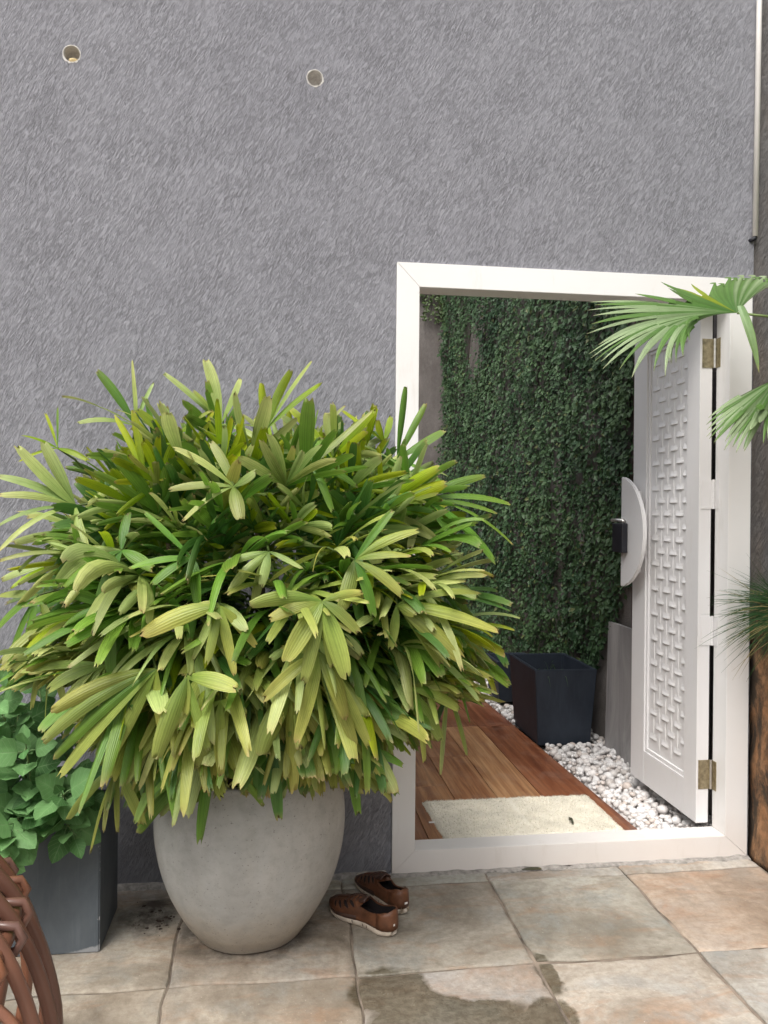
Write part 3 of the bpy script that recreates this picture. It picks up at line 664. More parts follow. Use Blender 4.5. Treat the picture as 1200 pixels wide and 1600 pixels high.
# planks
deck = obj('deck', [(0.17, 3.03, -0.003), (DE, 3.03, -0.003), (DE, 8.9, -0.003), (0.17, 8.9, -0.003)], [(0, 1, 2, 3)], M['dark'])
tag(deck, kind='structure')
px = [0.17, 0.40, 0.60, 0.80, 1.00, 1.21, DE]
for i in range(len(px) - 1):
    y = 3.025 + (0.0 if i % 2 else -0.0); ends = [3.025, 4.72, 5.93, 7.15, 8.9] if i >= 4 else ([3.025, 4.15, 5.36, 6.57, 7.8, 8.9] if i % 2 else [3.025, 3.72, 4.95, 6.15, 7.36, 8.9])
    for a, b in zip(ends[:-1], ends[1:]):
        cx, cy = (px[i] + px[i + 1]) / 2, (a + b) / 2
        hx, hy = (px[i + 1] - px[i]) / 2 - 0.0012, (b - a) / 2 - 0.0012
        bm = box_bm(-hx, hx, -hy, hy, -0.02, 0.0, 0.0015, 1)
        if i == 5:
            for v in bm.verts:
                if v.co.x > 0: v.co.x += 0.012 - 0.030 * (v.co.y + cy - 3.03)
        o = from_bm('deck_plank', bm, M['wood'], deck)
        o.location = (cx, cy, 0.03 + rs.uniform(-0.0005, 0.0005))
        kt = rs.uniform(0.8, 1.05)
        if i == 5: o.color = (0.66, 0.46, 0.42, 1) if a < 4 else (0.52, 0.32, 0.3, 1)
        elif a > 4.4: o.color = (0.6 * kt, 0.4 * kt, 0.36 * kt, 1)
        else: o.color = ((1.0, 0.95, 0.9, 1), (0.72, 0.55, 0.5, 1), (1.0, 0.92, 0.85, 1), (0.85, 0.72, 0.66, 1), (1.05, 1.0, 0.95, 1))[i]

# pebbles: the bed, near stones one by one, the rest as a mass
bed = obj('pebble_bed', [(DE - 0.1, 3.025, -0.001), (IW, 3.025, -0.001), (IW, 8.98, -0.001), (DE - 0.1, 8.98, -0.001)], [(0, 1, 2, 3)], M['mortar'])
tag(bed, kind='structure')
pm = []
for k in range(8):
    bm = bmesh.new(); bmesh.ops.create_icosphere(bm, subdivisions=1, radius=1)
    e = Vector((rs.uniform(0.8, 1.25), rs.uniform(0.8, 1.2), rs.uniform(0.62, 0.9)))
    for v in bm.verts:
        v.co = Vector([c * s_ for c, s_ in zip(v.co * (1 + 0.22 * noise.noise(v.co * 1.3 + Vector((k * 5, 0, 0)))), e)])
    bmesh.ops.subdivide_edges(bm, edges=bm.edges, cuts=1, smooth=0.9)
    me = bpy.data.meshes.new('pebble'); bm.to_mesh(me); bm.free(); me.materials.append(M['pebble'])
    me.polygons.foreach_set('use_smooth', [True] * len(me.polygons)); pm.append(me)
spots = []
rp = random.Random(11)
def try_add(x, y, r_, z):
    for (a, b, c, d) in spots[-700:]:
        if abs(z - d) < 0.012 and (a - x) ** 2 + (b - y) ** 2 < (0.78 * (c + r_)) ** 2: return False
    spots.append((x, y, r_, z)); return True
BOXES = [(1.45, 1.80, 4.28, 4.80), (1.47, 1.80, 5.15, 5.62)]
def in_box(x, y): return any(a < x < b and c < y < d for a, b, c, d in BOXES)
for layer, (z, cnt) in enumerate(((0.016, 3800), (0.038, 2600))):
    for k in range(cnt):
        y = 3.03 + (rp.random() ** 1.7) * 3.4; x = rp.uniform(DE + 0.024 - 0.03 * (y - 3.03), IW - 0.015)
        if in_box(x, y): continue
        try_add(x, y, rp.choice((rp.uniform(0.009, 0.014), rp.uniform(0.013, 0.024))), z + rp.uniform(-0.006, 0.006))
spots.sort(key=lambda s_: s_[1])
vis = [s_ for s_ in spots if s_[3] > 0.024 and s_[1] < 4.3][:280]
vset = set(vis)
for (x, y, r_, z) in vis:
    o = inst('pebble', rp.choice(pm), bed)
    o.location = (x, y, z); o.rotation_euler = (rp.uniform(-0.4, 0.4), rp.uniform(-0.4, 0.4), rp.uniform(0, 6.28)); s_ = r_; o.scale = (s_, s_, s_)
mb = MB(); tv = []
for s_ in spots:
    if s_ in vset: continue
    me = rp.choice(pm); mt = Matrix.Translation((s_[0], s_[1], s_[3])) @ Matrix.Rotation(rp.uniform(0, 6.28), 4, 'Z') @ Matrix.Rotation(rp.uniform(-0.4, 0.4), 4, 'X') @ Matrix.Scale(s_[2], 4)
    mb.add([mt @ v.co for v in me.vertices], [tuple(p_.vertices) for p_ in me.polygons]); tv += [rp.random()] * len(me.vertices)
o = mb.build('pebble_fill', M['pebble'], bed, True); tag(o, kind='stuff')
at_ = o.data.attributes.new('tint', 'FLOAT', 'POINT'); at_.data.foreach_set('value', tv)

# ================================================================== door frame and door
fr = empty('doorcase', (FX0, WALL_Y, 0)); tag(fr, 'thick white door frame with raised sill set in the grey wall', 'door frame')
Y0, Y1 = 2.889, 2.985
LW, RW, HW = 0.086, 0.094, 0.090
def mitre(name, front, mat=M['white']):
    """a frame member: front polygon (x,z) extruded from Y0 to Y1, small bevel"""
    bm = bmesh.new()
    a = [bm.verts.new((x, Y0, z)) for x, z in front]; f = bm.faces.new(a)
    ext = bmesh.ops.extrude_face_region(bm, geom=[f]); vv = [g for g in ext['geom'] if isinstance(g, bmesh.types.BMVert)]
    bmesh.ops.translate(bm, verts=vv, vec=(0, Y1 - Y0, 0)); bmesh.ops.recalc_face_normals(bm, faces=bm.faces)
    bmesh.ops.bevel(bm, geom=list(bm.edges), offset=0.0016, segments=2, affect='EDGES')
    return from_bm(name, bm, mat, fr)
g_ = 0.0004; xi0, xi1, zi0, zi1 = FX0 + LW, FX1 - RW, 0.087, FZ - HW
x0, x1 = FX0 + 0.001, FX1 - 0.001; z0, z1 = 0.004, FZ - 0.001
mitre('jamb', [(x0, z0 + g_), (xi0, zi0 + g_), (xi0, zi1 - g_), (x0, z1 - g_)])
mitre('jamb', [(x1, z0 + g_), (x1, z1 - g_), (xi1, zi1 - g_), (xi1, zi0 + g_)])
mitre('lintel', [(x0, z1), (xi0, zi1), (xi1, zi1), (x1, z1)])
mitre('sill', [(x0, z0), (x1, z0), (xi1, zi0), (xi0, zi0)])

DX0, DX1, DY0, DY1, DZ0, DZ1 = 1.664, 1.716, 2.990, 3.588, 0.100, 2.150
dr = empty('door', (DX1, DY0, DZ0)); tag(dr, 'open white door leaf with woven lattice panel and half moon handle', 'door')
PY0, PY1, PZ0, PZ1 = 3.089, 3.455, 0.250, 2.078
W_ = M['door_white']
box('stile', (DX0, DX1, DY0, PY0, DZ0, DZ1), W_, dr, 0.002)
box('stile', (DX0, DX1, PY1, DY1, DZ0, DZ1), W_, dr, 0.002)
box('rail', (DX0 + 0.0004, DX1 - 0.0004, PY0 + 0.0004, PY1 - 0.0004, DZ0, PZ0), W_, dr, 0.002)
box('rail', (DX0 + 0.0004, DX1 - 0.0004, PY0 + 0.0004, PY1 - 0.0004, PZ1, DZ1), W_, dr, 0.002)
PX = DX0 + 0.015                                # face of the recessed panel
panel = box('panel', (PX, DX1 - 0.010, PY0 + 0.0004, PY1 - 0.0004, PZ0 + 0.0004, PZ1 - 0.0004), W_, dr)
# stepped moulding round the panel
mo = 0.017
for b in ((PY0 + 0.0006, PY0 + mo, PZ0 + 0.0006, PZ1 - 0.0006), (PY1 - mo, PY1 - 0.0006, PZ0 + 0.0006, PZ1 - 0.0006),
          (PY0 + mo, PY1 - mo, PZ0 + 0.0006, PZ0 + mo), (PY0 + mo, PY1 - mo, PZ1 - mo, PZ1 - 0.0006)):
    box('moulding', (DX0 + 0.007, PX + 0.001, b[0], b[1], b[2], b[3]), W_, dr, 0.003)
# woven lattice: short horizontal strips and vertical ribs, over and under
p_ = 0.1085; rows = 32; dz = (PZ1 - PZ0 - 2 * mo) / rows
def strip_mesh(hw):
    # pillow strip: comes out of the panel at the top and ends in a sharp lower lip
    vs = []; fs = []
    for y, k in ((-hw, 0.15), (-hw * 0.6, 0.85), (0, 1.0), (hw * 0.6, 0.85), (hw, 0.15)):
        vs += [(0.0, y, dz * 0.42), (-0.0026 * k, y, dz * 0.20), (-0.0062 * k, y, 0.0012), (-0.0062 * k, y, -0.0010), (0.0005, y, -0.0025)]
    for i in range(4):
        for j in range(4):
            a = i * 5 + j; fs.append((a, a + 1, a + 6, a + 5))
    me = mesh('lattice_strip', vs, fs, W_, False); return me
def rib_mesh():
    vs = []; fs = []; L = dz * 0.93
    for z, k in ((L, 0.0), (L * 0.75, 0.55), (L * 0.3, 0.95), (0, 1.0), (-L * 0.3, 0.95), (-L * 0.75, 0.55), (-L, 0.0)):
        vs += [(0.0005, -0.0075, z), (-0.0024 * k, -0.0030, z), (-0.0024 * k, 0.0030, z), (0.0005, 0.0075, z)]
    for i in range(6):
        for j in range(3):
            a = i * 4 + j; fs.append((a, a + 4, a + 5, a + 1))
    return mesh('lattice_rib', vs, fs, W_, False)
smesh = strip_mesh(0.035); shalf = strip_mesh(0.020); rmesh = rib_mesh()
yA, yB = PY0 + mo, PY1 - mo
for r_ in range(1, rows):
    z = PZ0 + mo + r_ * dz
    for i in range(0, 8):
        y = yA + 0.012 + i * p_ / 2
        if y > yB - 0.006: continue
        lim = 0.0405
        if (i + r_) % 2 == 0:
            small = y - lim < yA or y + lim > yB
            yy = y
            if small: yy = yA + 0.0205 if y - lim < yA else yB - 0.0205
            under(inst('lattice_strip', shalf if small else smesh, dr, Matrix.Translation((PX, yy, z))), panel)
        elif 1 <= r_ <= rows - 1 and yA + 0.009 < y < yB - 0.009:
            under(inst('lattice_rib', rmesh, dr, Matrix.Translation((PX, y, z))), panel)
# hinges
for k, (z, mt) in enumerate(((1.985, 'metal'), (1.42, 'door_white'), (0.872, 'door_white'), (0.295, 'metal'))):
    mb = MB(); mb.box(DX0 + 0.008, DX1 + 0.004, DY0 - 0.0025, DY0 - 0.0003, z - 0.058, z + 0.058)
    pt_ = mb.build('hinge', M[mt], dr)
    if k != 1 and k != 2: tag(pt_, label='bare metal hinge leaf')
    for s_ in range(5):
        a = z - 0.058 + s_ * 0.0236
        mb = MB(); mb.tube([(DX1 + 0.007, DY0 - 0.005, a), (DX1 + 0.007, DY0 - 0.005, a + 0.0232)], 0.0052, 12)
        o = mb.build('knuckle', M['steel'] if mt == 'metal' else W_, dr); under(o, pt_)
    for (dy, zz) in ((0.014, 0.038), (0.022, 0.012), (0.014, -0.038)):
        mb = MB(); mb.tube([(DX0 + dy, DY0 - 0.0024, z + zz), (DX0 + dy, DY0 - 0.0036, z + zz)], 0.0032, 8)
        o = mb.build('screw', M[mt], dr); under(o, pt_)
    mb = MB(); mb.box(1.7302 - 0.0025, 1.7302 - 0.0003, 2.955, 2.984, z - 0.058, z + 0.058); o = mb.build('hinge_plate', M[mt], dr); under(o, pt_)
# dark strip painted in for the shade of the hinge gap
mb = MB(); mb.box(DX1 + 0.001, DX1 + 0.010, DY0 + 0.012, DY0 + 0.030, DZ0, DZ1); mb.build('gap_shade_strip', M['dark'], dr)
# half moon handle board on two blocks, with black latch
hx0, hx1 = 1.606, 1.624; hy = 3.592; hz0, hz1 = 0.992, 1.512; dep = 0.237
n = 28; out = []
zc = (hz0 + hz1) / 2; hh = (hz1 - hz0) / 2; rad = (hh * hh + dep * dep) / (2 * dep)
a0 = math.asin(hh / rad)
for k in range(n + 1):
    a = -a0 + 2 * a0 * k / n
    out.append((hy - dep + rad - rad * math.cos(a), zc + rad * math.sin(a)))
bm = bmesh.new(); f = bm.faces.new([bm.verts.new((hx0, y, z)) for y, z in out])
ext = bmesh.ops.extrude_face_region(bm, geom=[f]); bmesh.ops.translate(bm, verts=[g for g in ext['geom'] if isinstance(g, bmesh.types.BMVert)], vec=(hx1 - hx0, 0, 0))
bmesh.ops.recalc_face_normals(bm, faces=bm.faces)
bmesh.ops.bevel(bm, geom=[e for e in bm.edges if abs(e.verts[0].co.x - e.verts[1].co.x) < 1e-5], offset=0.004, segments=2, affect='EDGES')
handle = from_bm('handle_board', bm, W_, dr)
for z in (1.085, 1.425):
    o = box('handle_block', (hx1 - 0.001, DX0 + 0.001, 3.50, 3.575, z - 0.02, z + 0.02), W_, dr, 0.002)
o = box('latch', (hx0 - 0.030, hx0 - 0.0005, 3.515, 3.625, 1.155, 1.292), M['black'], dr, 0.004)
mb = MB(); mb.tube([(hx0 - 0.014, 3.53, 1.302), (hx0 - 0.014, 3.60, 1.306), (hx0 - 0.014, 3.66, 1.306)], [0.011, 0.009, 0.008], 12)
k_ = mb.build('latch_knob', M['steel'], dr, True); under(k_, o)

# ================================================================== egg shaped pot and lady palm
PC = (-0.085, 2.585)
prof0 = [(0.0, 0.0), (0.150, 0.0), (0.168, 0.006), (0.178, 0.020), (0.205, 0.055), (0.238, 0.110), (0.264, 0.165), (0.284, 0.225), (0.297, 0.285), (0.303, 0.34), (0.302, 0.395), (0.295, 0.445), (0.284, 0.49), (0.274, 0.520), (0.272, 0.532),
        (0.266, 0.538), (0.252, 0.538), (0.247, 0.530), (0.247, 0.45), (0.24, 0.40)]
rim_i = 13
P_ = smoothstep_pts([(r_, 0, z) for r_, z in prof0[1:]], 3)
vs, fs = lathe([(0.0001, 0.0)] + [(p.x, p.z) for p in P_], 72, PC, 0.0025)
pot = empty('egg_pot', (PC[0], PC[1], 0)); tag(pot, 'large round egg shaped pale concrete pot under the lady palm', 'pot')
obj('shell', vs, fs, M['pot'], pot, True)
vs, fs = lathe([(0.249, 0.495), (0.15, 0.505), (0.0001, 0.51)], 40, PC, 0.01); obj('soil', vs, fs, M['soil'], pot, True)

PAL = {  # base colour, tip colour (real leaf colours, linear)
 'g': ((0.085, 0.215, 0.022), (0.17, 0.30, 0.040)),
 'd': ((0.040, 0.130, 0.024), (0.085, 0.19, 0.036)),
 'y': ((0.20, 0.33, 0.010), (0.33, 0.40, 0.012)),
 'p': ((0.21, 0.32, 0.070), (0.42, 0.48, 0.17)),
 'o': ((0.185, 0.275, 0.040), (0.38, 0.405, 0.095)),
}
PROF = [(0, .16), (.08, .36), (.20, .64), (.35, .88), (.50, 1.0), (.66, 1.0), (.80, .91), (.91, .74), (.97, .57), (1.0, .42)]
class Blade:
    def __init__(s): s.v = []; s.f = []; s.c = []; s.uv = []
    def seg(s, P0, P1, P2, width, up_, kind, rnd, cols=5, pleat=0.055, keel=None, maxy=2.868, prof=PROF, tipjag=0.016, age=None):
        base, tipc = PAL[kind]
        if keel is None: keel = rnd.choice((-0.12, 0.05, 0.12, 0.2, 0.32))
        br = rnd.uniform(0.84, 1.38); hue = rnd.uniform(-0.12, 0.12)
        age = rnd.random() if age is None else age
        brown = (0.42, 0.31, 0.14)
        o = len(s.v); nr = len(prof)
        Pp = None; S = None; tw = rnd.uniform(-1.1, 1.1) if rnd.random() < 0.6 else 0
        sdv = (P2 - P0).cross(up_); sdv = sdv.normalized() if sdv.length > 1e-5 else Vector((1, 0, 0))
        for i, (t, wk) in enumerate(prof):
            P = P0 * (1 - t) ** 2 + P1 * 2 * t * (1 - t) + P2 * t * t
            T = ((P1 - P0) * (1 - t) + (P2 - P1) * t)
            if T.length < 1e-6: T = P2 - P0
            T.normalize()
            S = T.cross(up_ if not tw else (up_ + sdv * (tw * t)).normalized())
            if S.length < 0.15: S = T.cross(Vector((0.3, -1, 0.2)))
            S.normalize(); N = S.cross(T).normalized()
            w2 = width * wk / 2
            for j in range(cols):
                u = j / (cols - 1) * 2 - 1
                h = (pleat * width if j % 2 else 0) * wk - keel * width * abs(u) * wk
                q = P + S * (u * w2) + N * h
                if t > 0.99: q = q + T * rnd.uniform(-tipjag, tipjag * 0.3)
                elif t > 0.95: q = q + T * rnd.uniform(-tipjag, tipjag) * 0.3
                if q.y > maxy: q.y = maxy - 0.004 * rnd.random()
                s.v.append(tuple(q))
                k = min(1, max(0, t * 1.1 + abs(u) * 0.18 - 0.15))
                c = [base[a] * (1 - k) + tipc[a] * k for a in range(3)]
                kb = max(0, (t - 0.955) / 0.045) * (0.35 + 0.65 * age) + (0.30 if age > 0.82 and t > 0.72 else 0) * (t - 0.6)
                c = [c[a] * (1 - kb) + brown[a] * kb for a in range(3)]
                s.c.append((max(0.005, c[0] * br * (1 + hue)), c[1] * br, c[2] * br, 1)); s.uv.append((j / (cols - 1), t))
        for i in range(nr - 1):
            for j in range(cols - 1):
                a = o + i * cols + j; s.f.append((a, a + 1, a + 1 + cols, a + cols))
    def tube(s, pts, r0, r1, col, n=4):
        mb = MB(); k = len(pts); mb.tube(pts, [r0 + (r1 - r0) * i / (k - 1) for i in range(k)], n, False)
        o = len(s.v); s.v += mb.v; s.f += [tuple(i + o for i in f) for f in mb.f]; s.c += [col] * len(mb.v); s.uv += [(0.5, 0.5)] * len(mb.v)
    def mesh(s, name, mat):
        me = mesh(name, s.v, s.f, mat, True)
        ca = me.color_attributes.new('Col', 'FLOAT_COLOR', 'POINT'); ca.data.foreach_set('color', [x for c in s.c for x in c])
        ul = me.uv_layers.new(name='UVMap'); li = [l.vertex_index for l in me.loops]
        ul.data.foreach_set('uv', [x for i in li for x in s.uv[i]])
        return me

palm = empty('lady_palm', (PC[0], PC[1], 0.5))
tag(palm, 'big bushy lady palm with pale yellow green fan leaves in the egg shaped pot', 'palm')
CEN = Vector((-0.06, 2.52, 1.02))
rl = random.Random(21)
STEMS = []
for k in range(15):
    a = rl.uniform(0, 6.28); r_ = 0.20 * math.sqrt(rl.random())
    b = Vector((PC[0] + r_ * math.cos(a), PC[1] - 0.02 + r_ * math.sin(a) * 0.9, 0.49))
    t = Vector((b.x + (b.x - PC[0]) * 1.1 + rl.uniform(-0.06, 0.06), min(2.82, b.y + (b.y - PC[1]) * 0.8 + rl.uniform(-0.08, 0.04)), rl.uniform(0.85, 1.35)))
    mid = (b + t) / 2 + Vector((rl.uniform(-0.03, 0.03), rl.uniform(-0.03, 0.03), 0))
    pts = [b * (1 - q) ** 2 + mid * 2 * q * (1 - q) + t * q * q for q in (0, .2, .4, .6, .8, 1)]
    mb = MB(); mb.tube(pts, [0.016, 0.017, 0.016, 0.016, 0.014, 0.010], 7); mb.build('stem', M['cane'], palm, True)
    STEMS.append(pts)
def stem_point(h, rnd):
    best = min(STEMS, key=lambda p: min((q - h).length for q in p))
    c = [q for q in best if q.z < h.z + 0.05] or best
    return c[-1] if c[-1].z <= h.z + 0.1 else best[2]
def petiole(bl, h, rnd):
    a = stem_point(h, rnd)
    m_ = (a + h) / 2 + Vector((0, 0, 0.06 + 0.15 * max(0, a.z - h.z + 0.3)))
    pts = [a * (1 - q) ** 2 + m_ * 2 * q * (1 - q) + h * q * q for q in (0, .25, .5, .75, 1)]
    bl.tube(pts, 0.0042, 0.0032, (0.12, 0.17, 0.05, 1))

for hub, kind, tips in FANS:
    bl = Blade(); h = Vector(hub)
    petiole(bl, h, rl)
    outw = (h - CEN); outw.y -= 0.25; outw.normalize()
    for (x, y, z, wd) in tips:
        t = Vector((x, y, z)); L = (t - h).length
        kk = kind
        if rl.random() < 0.2: kk = rl.choice(['g', 'p', 'o'])
        dn = 0.13 * L if z < h.z + 0.5 * L else 0.03 * L
        m_ = (h + t) / 2 + Vector((0, 0, dn)) + outw * 0.06 * L + Vector((rl.uniform(-1, 1), 0, rl.uniform(-1, 1))) * 0.06 * L
        bl.seg(h, m_, t, wd * 0.77, (outw + Vector((0, -0.25, 0.45))).normalized(), kk, rl)
    inst('leaf', bl.mesh('leaf', M['palm']), palm)

# the rest of the crown, leaf by leaf, hubs on an uneven shell
def auto_fan(h, u, rnd, kind, L0, nseg, droop):
    bl = Blade(); petiole(bl, h, rnd)
    d = u.copy(); d.z += rnd.uniform(-0.15, 0.35); d.normalize()
    if d.y > 0.25: d.y = 0.25; d.normalize()
    side = d.cross(Vector((0, 0, 1)))
    if side.length < 0.2: side = Vector((1, 0, 0)).cross(d)
    if u.z > 0.4 and rnd.random() < 0.75:      # upright young leaves turn their faces to the open side
        a_ = rnd.uniform(-0.7, 0.7); side = Vector((math.cos(a_), math.sin(a_), 0)); side = side - d * side.dot(d)
    side.normalize(); nrm = side.cross(d).normalized()
    roll = rnd.uniform(-0.6, 0.6)
    side, nrm = side * math.cos(roll) + nrm * math.sin(roll), nrm * math.cos(roll) - side * math.sin(roll)
    spread = rnd.uniform(1.0, 1.75)
    for k in range(nseg):
        a = (-spread + 2 * spread * (k + 0.5) / nseg) + rnd.uniform(-0.12, 0.12)
        dirv = (d * math.cos(a) + side * math.sin(a) + nrm * rnd.uniform(-0.1, 0.25)).normalized()
        L = L0 * (1 - 0.22 * abs(a) / 2) * rnd.uniform(0.8, 1.12)
        wd = (rnd.uniform(0.018, 0.030) if rnd.random() < 0.68 else rnd.uniform(0.030, 0.046)) * (L0 / 0.25) * (0.72 if abs(a) > 1.1 else 1)
        m_ = h + dirv * L * rnd.uniform(0.42, 0.68) + Vector((rnd.uniform(-1, 1), rnd.uniform(-1, 1), rnd.uniform(-0.3, 1))) * 0.05 * L
        dd_ = droop * (2.4 if rnd.random() < 0.12 else 1.0)
        t = h + dirv * L * 0.94 + Vector((0, 0, -dd_ * L * rnd.uniform(0.4, 1.4))) + side * rnd.uniform(-0.12, 0.12) * L
        lim = 1.35 - (0.225 if t.x < -0.60 else 0.30 if t.x < -0.47 else 0.255 if t.x > 0.46 else 0.315 if t.x > 0.34 else 0.395 if t.x < -0.22 else 0.368) * t.y + 0.10 * rnd.random()
        if t.z < lim: t.z = lim; m_.z = max(m_.z, lim + 0.05)
        kk = kind if rnd.random() > 0.25 else rnd.choice(['g', 'p', 'o', 'p', 'd', 'y'])
        bl.seg(h, m_, t, wd, nrm, kk, rnd)
    return bl
def make_crown(total, rkmin, rkmax, mind, sink):
    cnt = 0; tries = 0
    while cnt < total and tries < 12000:
        tries += 1
        th = rl.uniform(-math.pi, math.pi); cz = rl.uniform(-0.92, 1.0); sz = math.sqrt(1 - cz * cz)
        u = Vector((sz * math.sin(th), -sz * math.cos(th), cz))
        if u.y > 0.45: continue
        rk = rl.uniform(rkmin, rkmax)
        sq = lambda v, e: math.copysign(abs(v) ** e, v)
        h = CEN + Vector((sq(u.x, 0.85) * 0.57 * rk, u.y * (0.40 if u.y < 0 else 0.3) * rk, sq(u.z, 0.8) * (0.53 if u.z > 0 else 0.37) * rk))
        if h.y > 2.80: continue
        if any((q - h).length < mind for q in hubs): continue
        low = h.z < 0.95
        if u.z > 0.40: kind = rl.choices('gypd', (4, 3, 3, 2))[0]
        elif rk < 0.75: kind = rl.choices('gdo', (3, 4, 2))[0]
        elif low: kind = rl.choices('ogdp', (5, 3.5, 2, 2))[0]
        else: kind = rl.choices('gopdy', (5, 2.2, 3.6, 1.5, 0.7))[0]
        L0 = rl.uniform(0.22, 0.31) if rk > 0.75 else rl.uniform(0.19, 0.26)
        if u.z > 0.4: L0 *= 0.82
        drp = 0.06 if u.z > 0.5 else (0.26 if u.z > 0 else 0.48)
        sink(auto_fan(h, u, rl, kind, L0, rl.choice((6, 7, 7, 8, 9)), drp))
        hubs.append(h); cnt += 1
    return cnt
hubs = [Vector(f[0]) for f in FANS]
make_crown(300 - len(FANS), 0.70, 1.03, 0.050, lambda b_: inst('leaf', b_.mesh('leaf', M['palm']), palm))
inner = Blade()
def to_inner(b_):
    o = len(inner.v); inner.v += b_.v; inner.c += b_.c; inner.uv += b_.uv; inner.f += [tuple(i + o for i in f) for f in b_.f]
make_crown(260, 0.45, 0.92, 0.033, to_inner)
make_crown(70, 0.15, 0.55, 0.03, to_inner)
tag(inst('inner_leaves', inner.mesh('inner_leaves', M['palm']), palm), kind='stuff')

# ================================================================== slate planter with leafy herb, left
lp = empty('slate_planter', (-0.78, 2.62, 0)); tag(lp, 'rectangular slate grey planter trough with chipped edge left of the egg shaped pot', 'planter')
def planter_box(x0, x1, y0, y1, z0, z1, tk, taper, mat, parent, soil=0.05):
    """open trough: outer walls lean out by taper, thick rim, floor of soil"""
    bm = bmesh.new()
    def ring(e, z): return [bm.verts.new(c) for c in ((x0 - e, y0 - e, z), (x1 + e, y0 - e, z), (x1 + e, y1 + e, z), (x0 - e, y1 + e, z))]
    r0 = ring(-taper, z0); r1 = ring(0, z1); r2 = ring(-tk, z1); r3 = ring(-tk - taper * 0.4, z1 - (z1 - z0) * 0.6)
    bm.faces.new(r0[::-1])
    for a, b in ((r0, r1), (r1, r2), (r2, r3)):
        for k in range(4): bm.faces.new((a[k], a[(k + 1) % 4], b[(k + 1) % 4], b[k]))
    bm.faces.new(r3)
    bmesh.ops.recalc_face_normals(bm, faces=bm.faces)
    bmesh.ops.bevel(bm, geom=[e for e in bm.edges], offset=0.004, segments=2, affect='EDGES')
    o = from_bm('trough', bm, mat, parent)
    z = z1 - soil; e = -tk - 0.001
    n = 10; vs = []; fs = []
    for i in range(n + 1):
        for j in range(n + 1):
            x = x0 - e + (x1 - x0 + 2 * e) * i / n; y = y0 - e + (y1 - y0 + 2 * e) * j / n
            vs.append((x, y, z + 0.008 * noise.noise(Vector((x * 20, y * 20, 0)))))
    for i in range(n):
        for j in range(n):
            a = i * (n + 1) + j; fs.append((a, a + n + 1, a + n + 2, a + 1))
    obj('soil', vs, fs, M['soil'], parent, True)
    return o
planter_box(-1.75, -0.531, 2.485, 2.755, 0.001, 0.406, 0.02, 0.0, M['slate'], lp, 0.035)  # left end lengthened out of view to block light from the left

def herb_leaf(bl, base, d, L, wd, nrm, rnd, col):
    """rounded ovate leaf, folded a little along the midrib, with scalloped margin"""
    d = d.normalized(); S = d.cross(nrm).normalized(); N = S.cross(d).normalized()
    prof = [(0.0, 0.06), (0.07, 0.55), (0.18, 0.86), (0.34, 1.0), (0.52, 0.93), (0.70, 0.72), (0.86, 0.42), (1.0, 0.03)]
    o = len(bl.v); br = rnd.uniform(0.82, 1.18); cup = rnd.uniform(0.05, 0.38) * rnd.choice((1, 1, -0.6)); dr_ = rnd.uniform(0.05, 0.6)
    for i, (t, k) in enumerate(prof):
        for j in range(5):
            u = (j / 2 - 1)
            ww = wd * 0.5 * k * (1 + (0.06 * (-1) ** i if abs(u) == 1 else 0))
            q = base + d * (t * L) + S * (u * ww) + N * (cup * wd * 0.5 * (abs(u) ** 1.3) * k - dr_ * L * t * t * 0.5)
            q += N * 0.03 * wd * noise.noise(q * 60)
            if q.y > 2.885: q.y = 2.885
            bl.v.append(tuple(q)); m_ = 1.22 if j == 2 else 1.0
            bl.c.append((col[0] * br * m_, col[1] * br * m_, col[2] * br * m_, 1)); bl.uv.append((j / 4, t))
    for i in range(len(prof) - 1):
        for j in range(4):
            a = o + i * 5 + j; bl.f.append((a, a + 1, a + 6, a + 5))
herb = empty('leafy_herb', (-0.8, 2.6, 0.37)); tag(herb, 'soft green round leaved plant growing in the slate grey planter', 'plant')
rh = random.Random(5)
stems = [  # base, bend, tip
 ((-0.74, 2.58, 0.37), (-0.76, 2.52, 0.58), (-0.835, 2.46, 0.80)),
 ((-0.80, 2.60, 0.37), (-0.80, 2.55, 0.55), (-0.775, 2.5, 0.72)),
 ((-0.70, 2.56, 0.37), (-0.66, 2.48, 0.52), (-0.68, 2.42, 0.50)),
 ((-0.76, 2.54, 0.37), (-0.74, 2.40, 0.50), (-0.735, 2.34, 0.42)),
 ((-0.82, 2.54, 0.37), (-0.80, 2.38, 0.50), (-0.77, 2.33, 0.36)),
 ((-0.62, 2.60, 0.37), (-0.60, 2.52, 0.52), (-0.575, 2.46, 0.47)),
 ((-0.68, 2.54, 0.37), (-0.64, 2.46, 0.45), (-0.60, 2.42, 0.40)),
 ((-0.90, 2.58, 0.37), (-0.90, 2.5, 0.60), (-0.92, 2.44, 0.78)),
 ((-0.86, 2.55, 0.37), (-0.86, 2.42, 0.56), (-0.85, 2.36, 0.62)),
 ((-0.95, 2.55, 0.37), (-0.95, 2.40, 0.55), (-0.93, 2.32, 0.50)),
 ((-0.66, 2.66, 0.37), (-0.66, 2.66, 0.55), (-0.70, 2.62, 0.70)),
 ((-0.74, 2.70, 0.37), (-0.74, 2.70, 0.60), (-0.76, 2.66, 0.76)),
 ((-0.84, 2.52, 0.37), (-0.84, 2.45, 0.66), (-0.80, 2.40, 0.82)),
 ((-0.72, 2.52, 0.37), (-0.72, 2.42, 0.60), (-0.715, 2.38, 0.66)),
 ((-0.66, 2.52, 0.37), (-0.62, 2.42, 0.52), (-0.61, 2.37, 0.52)),
]
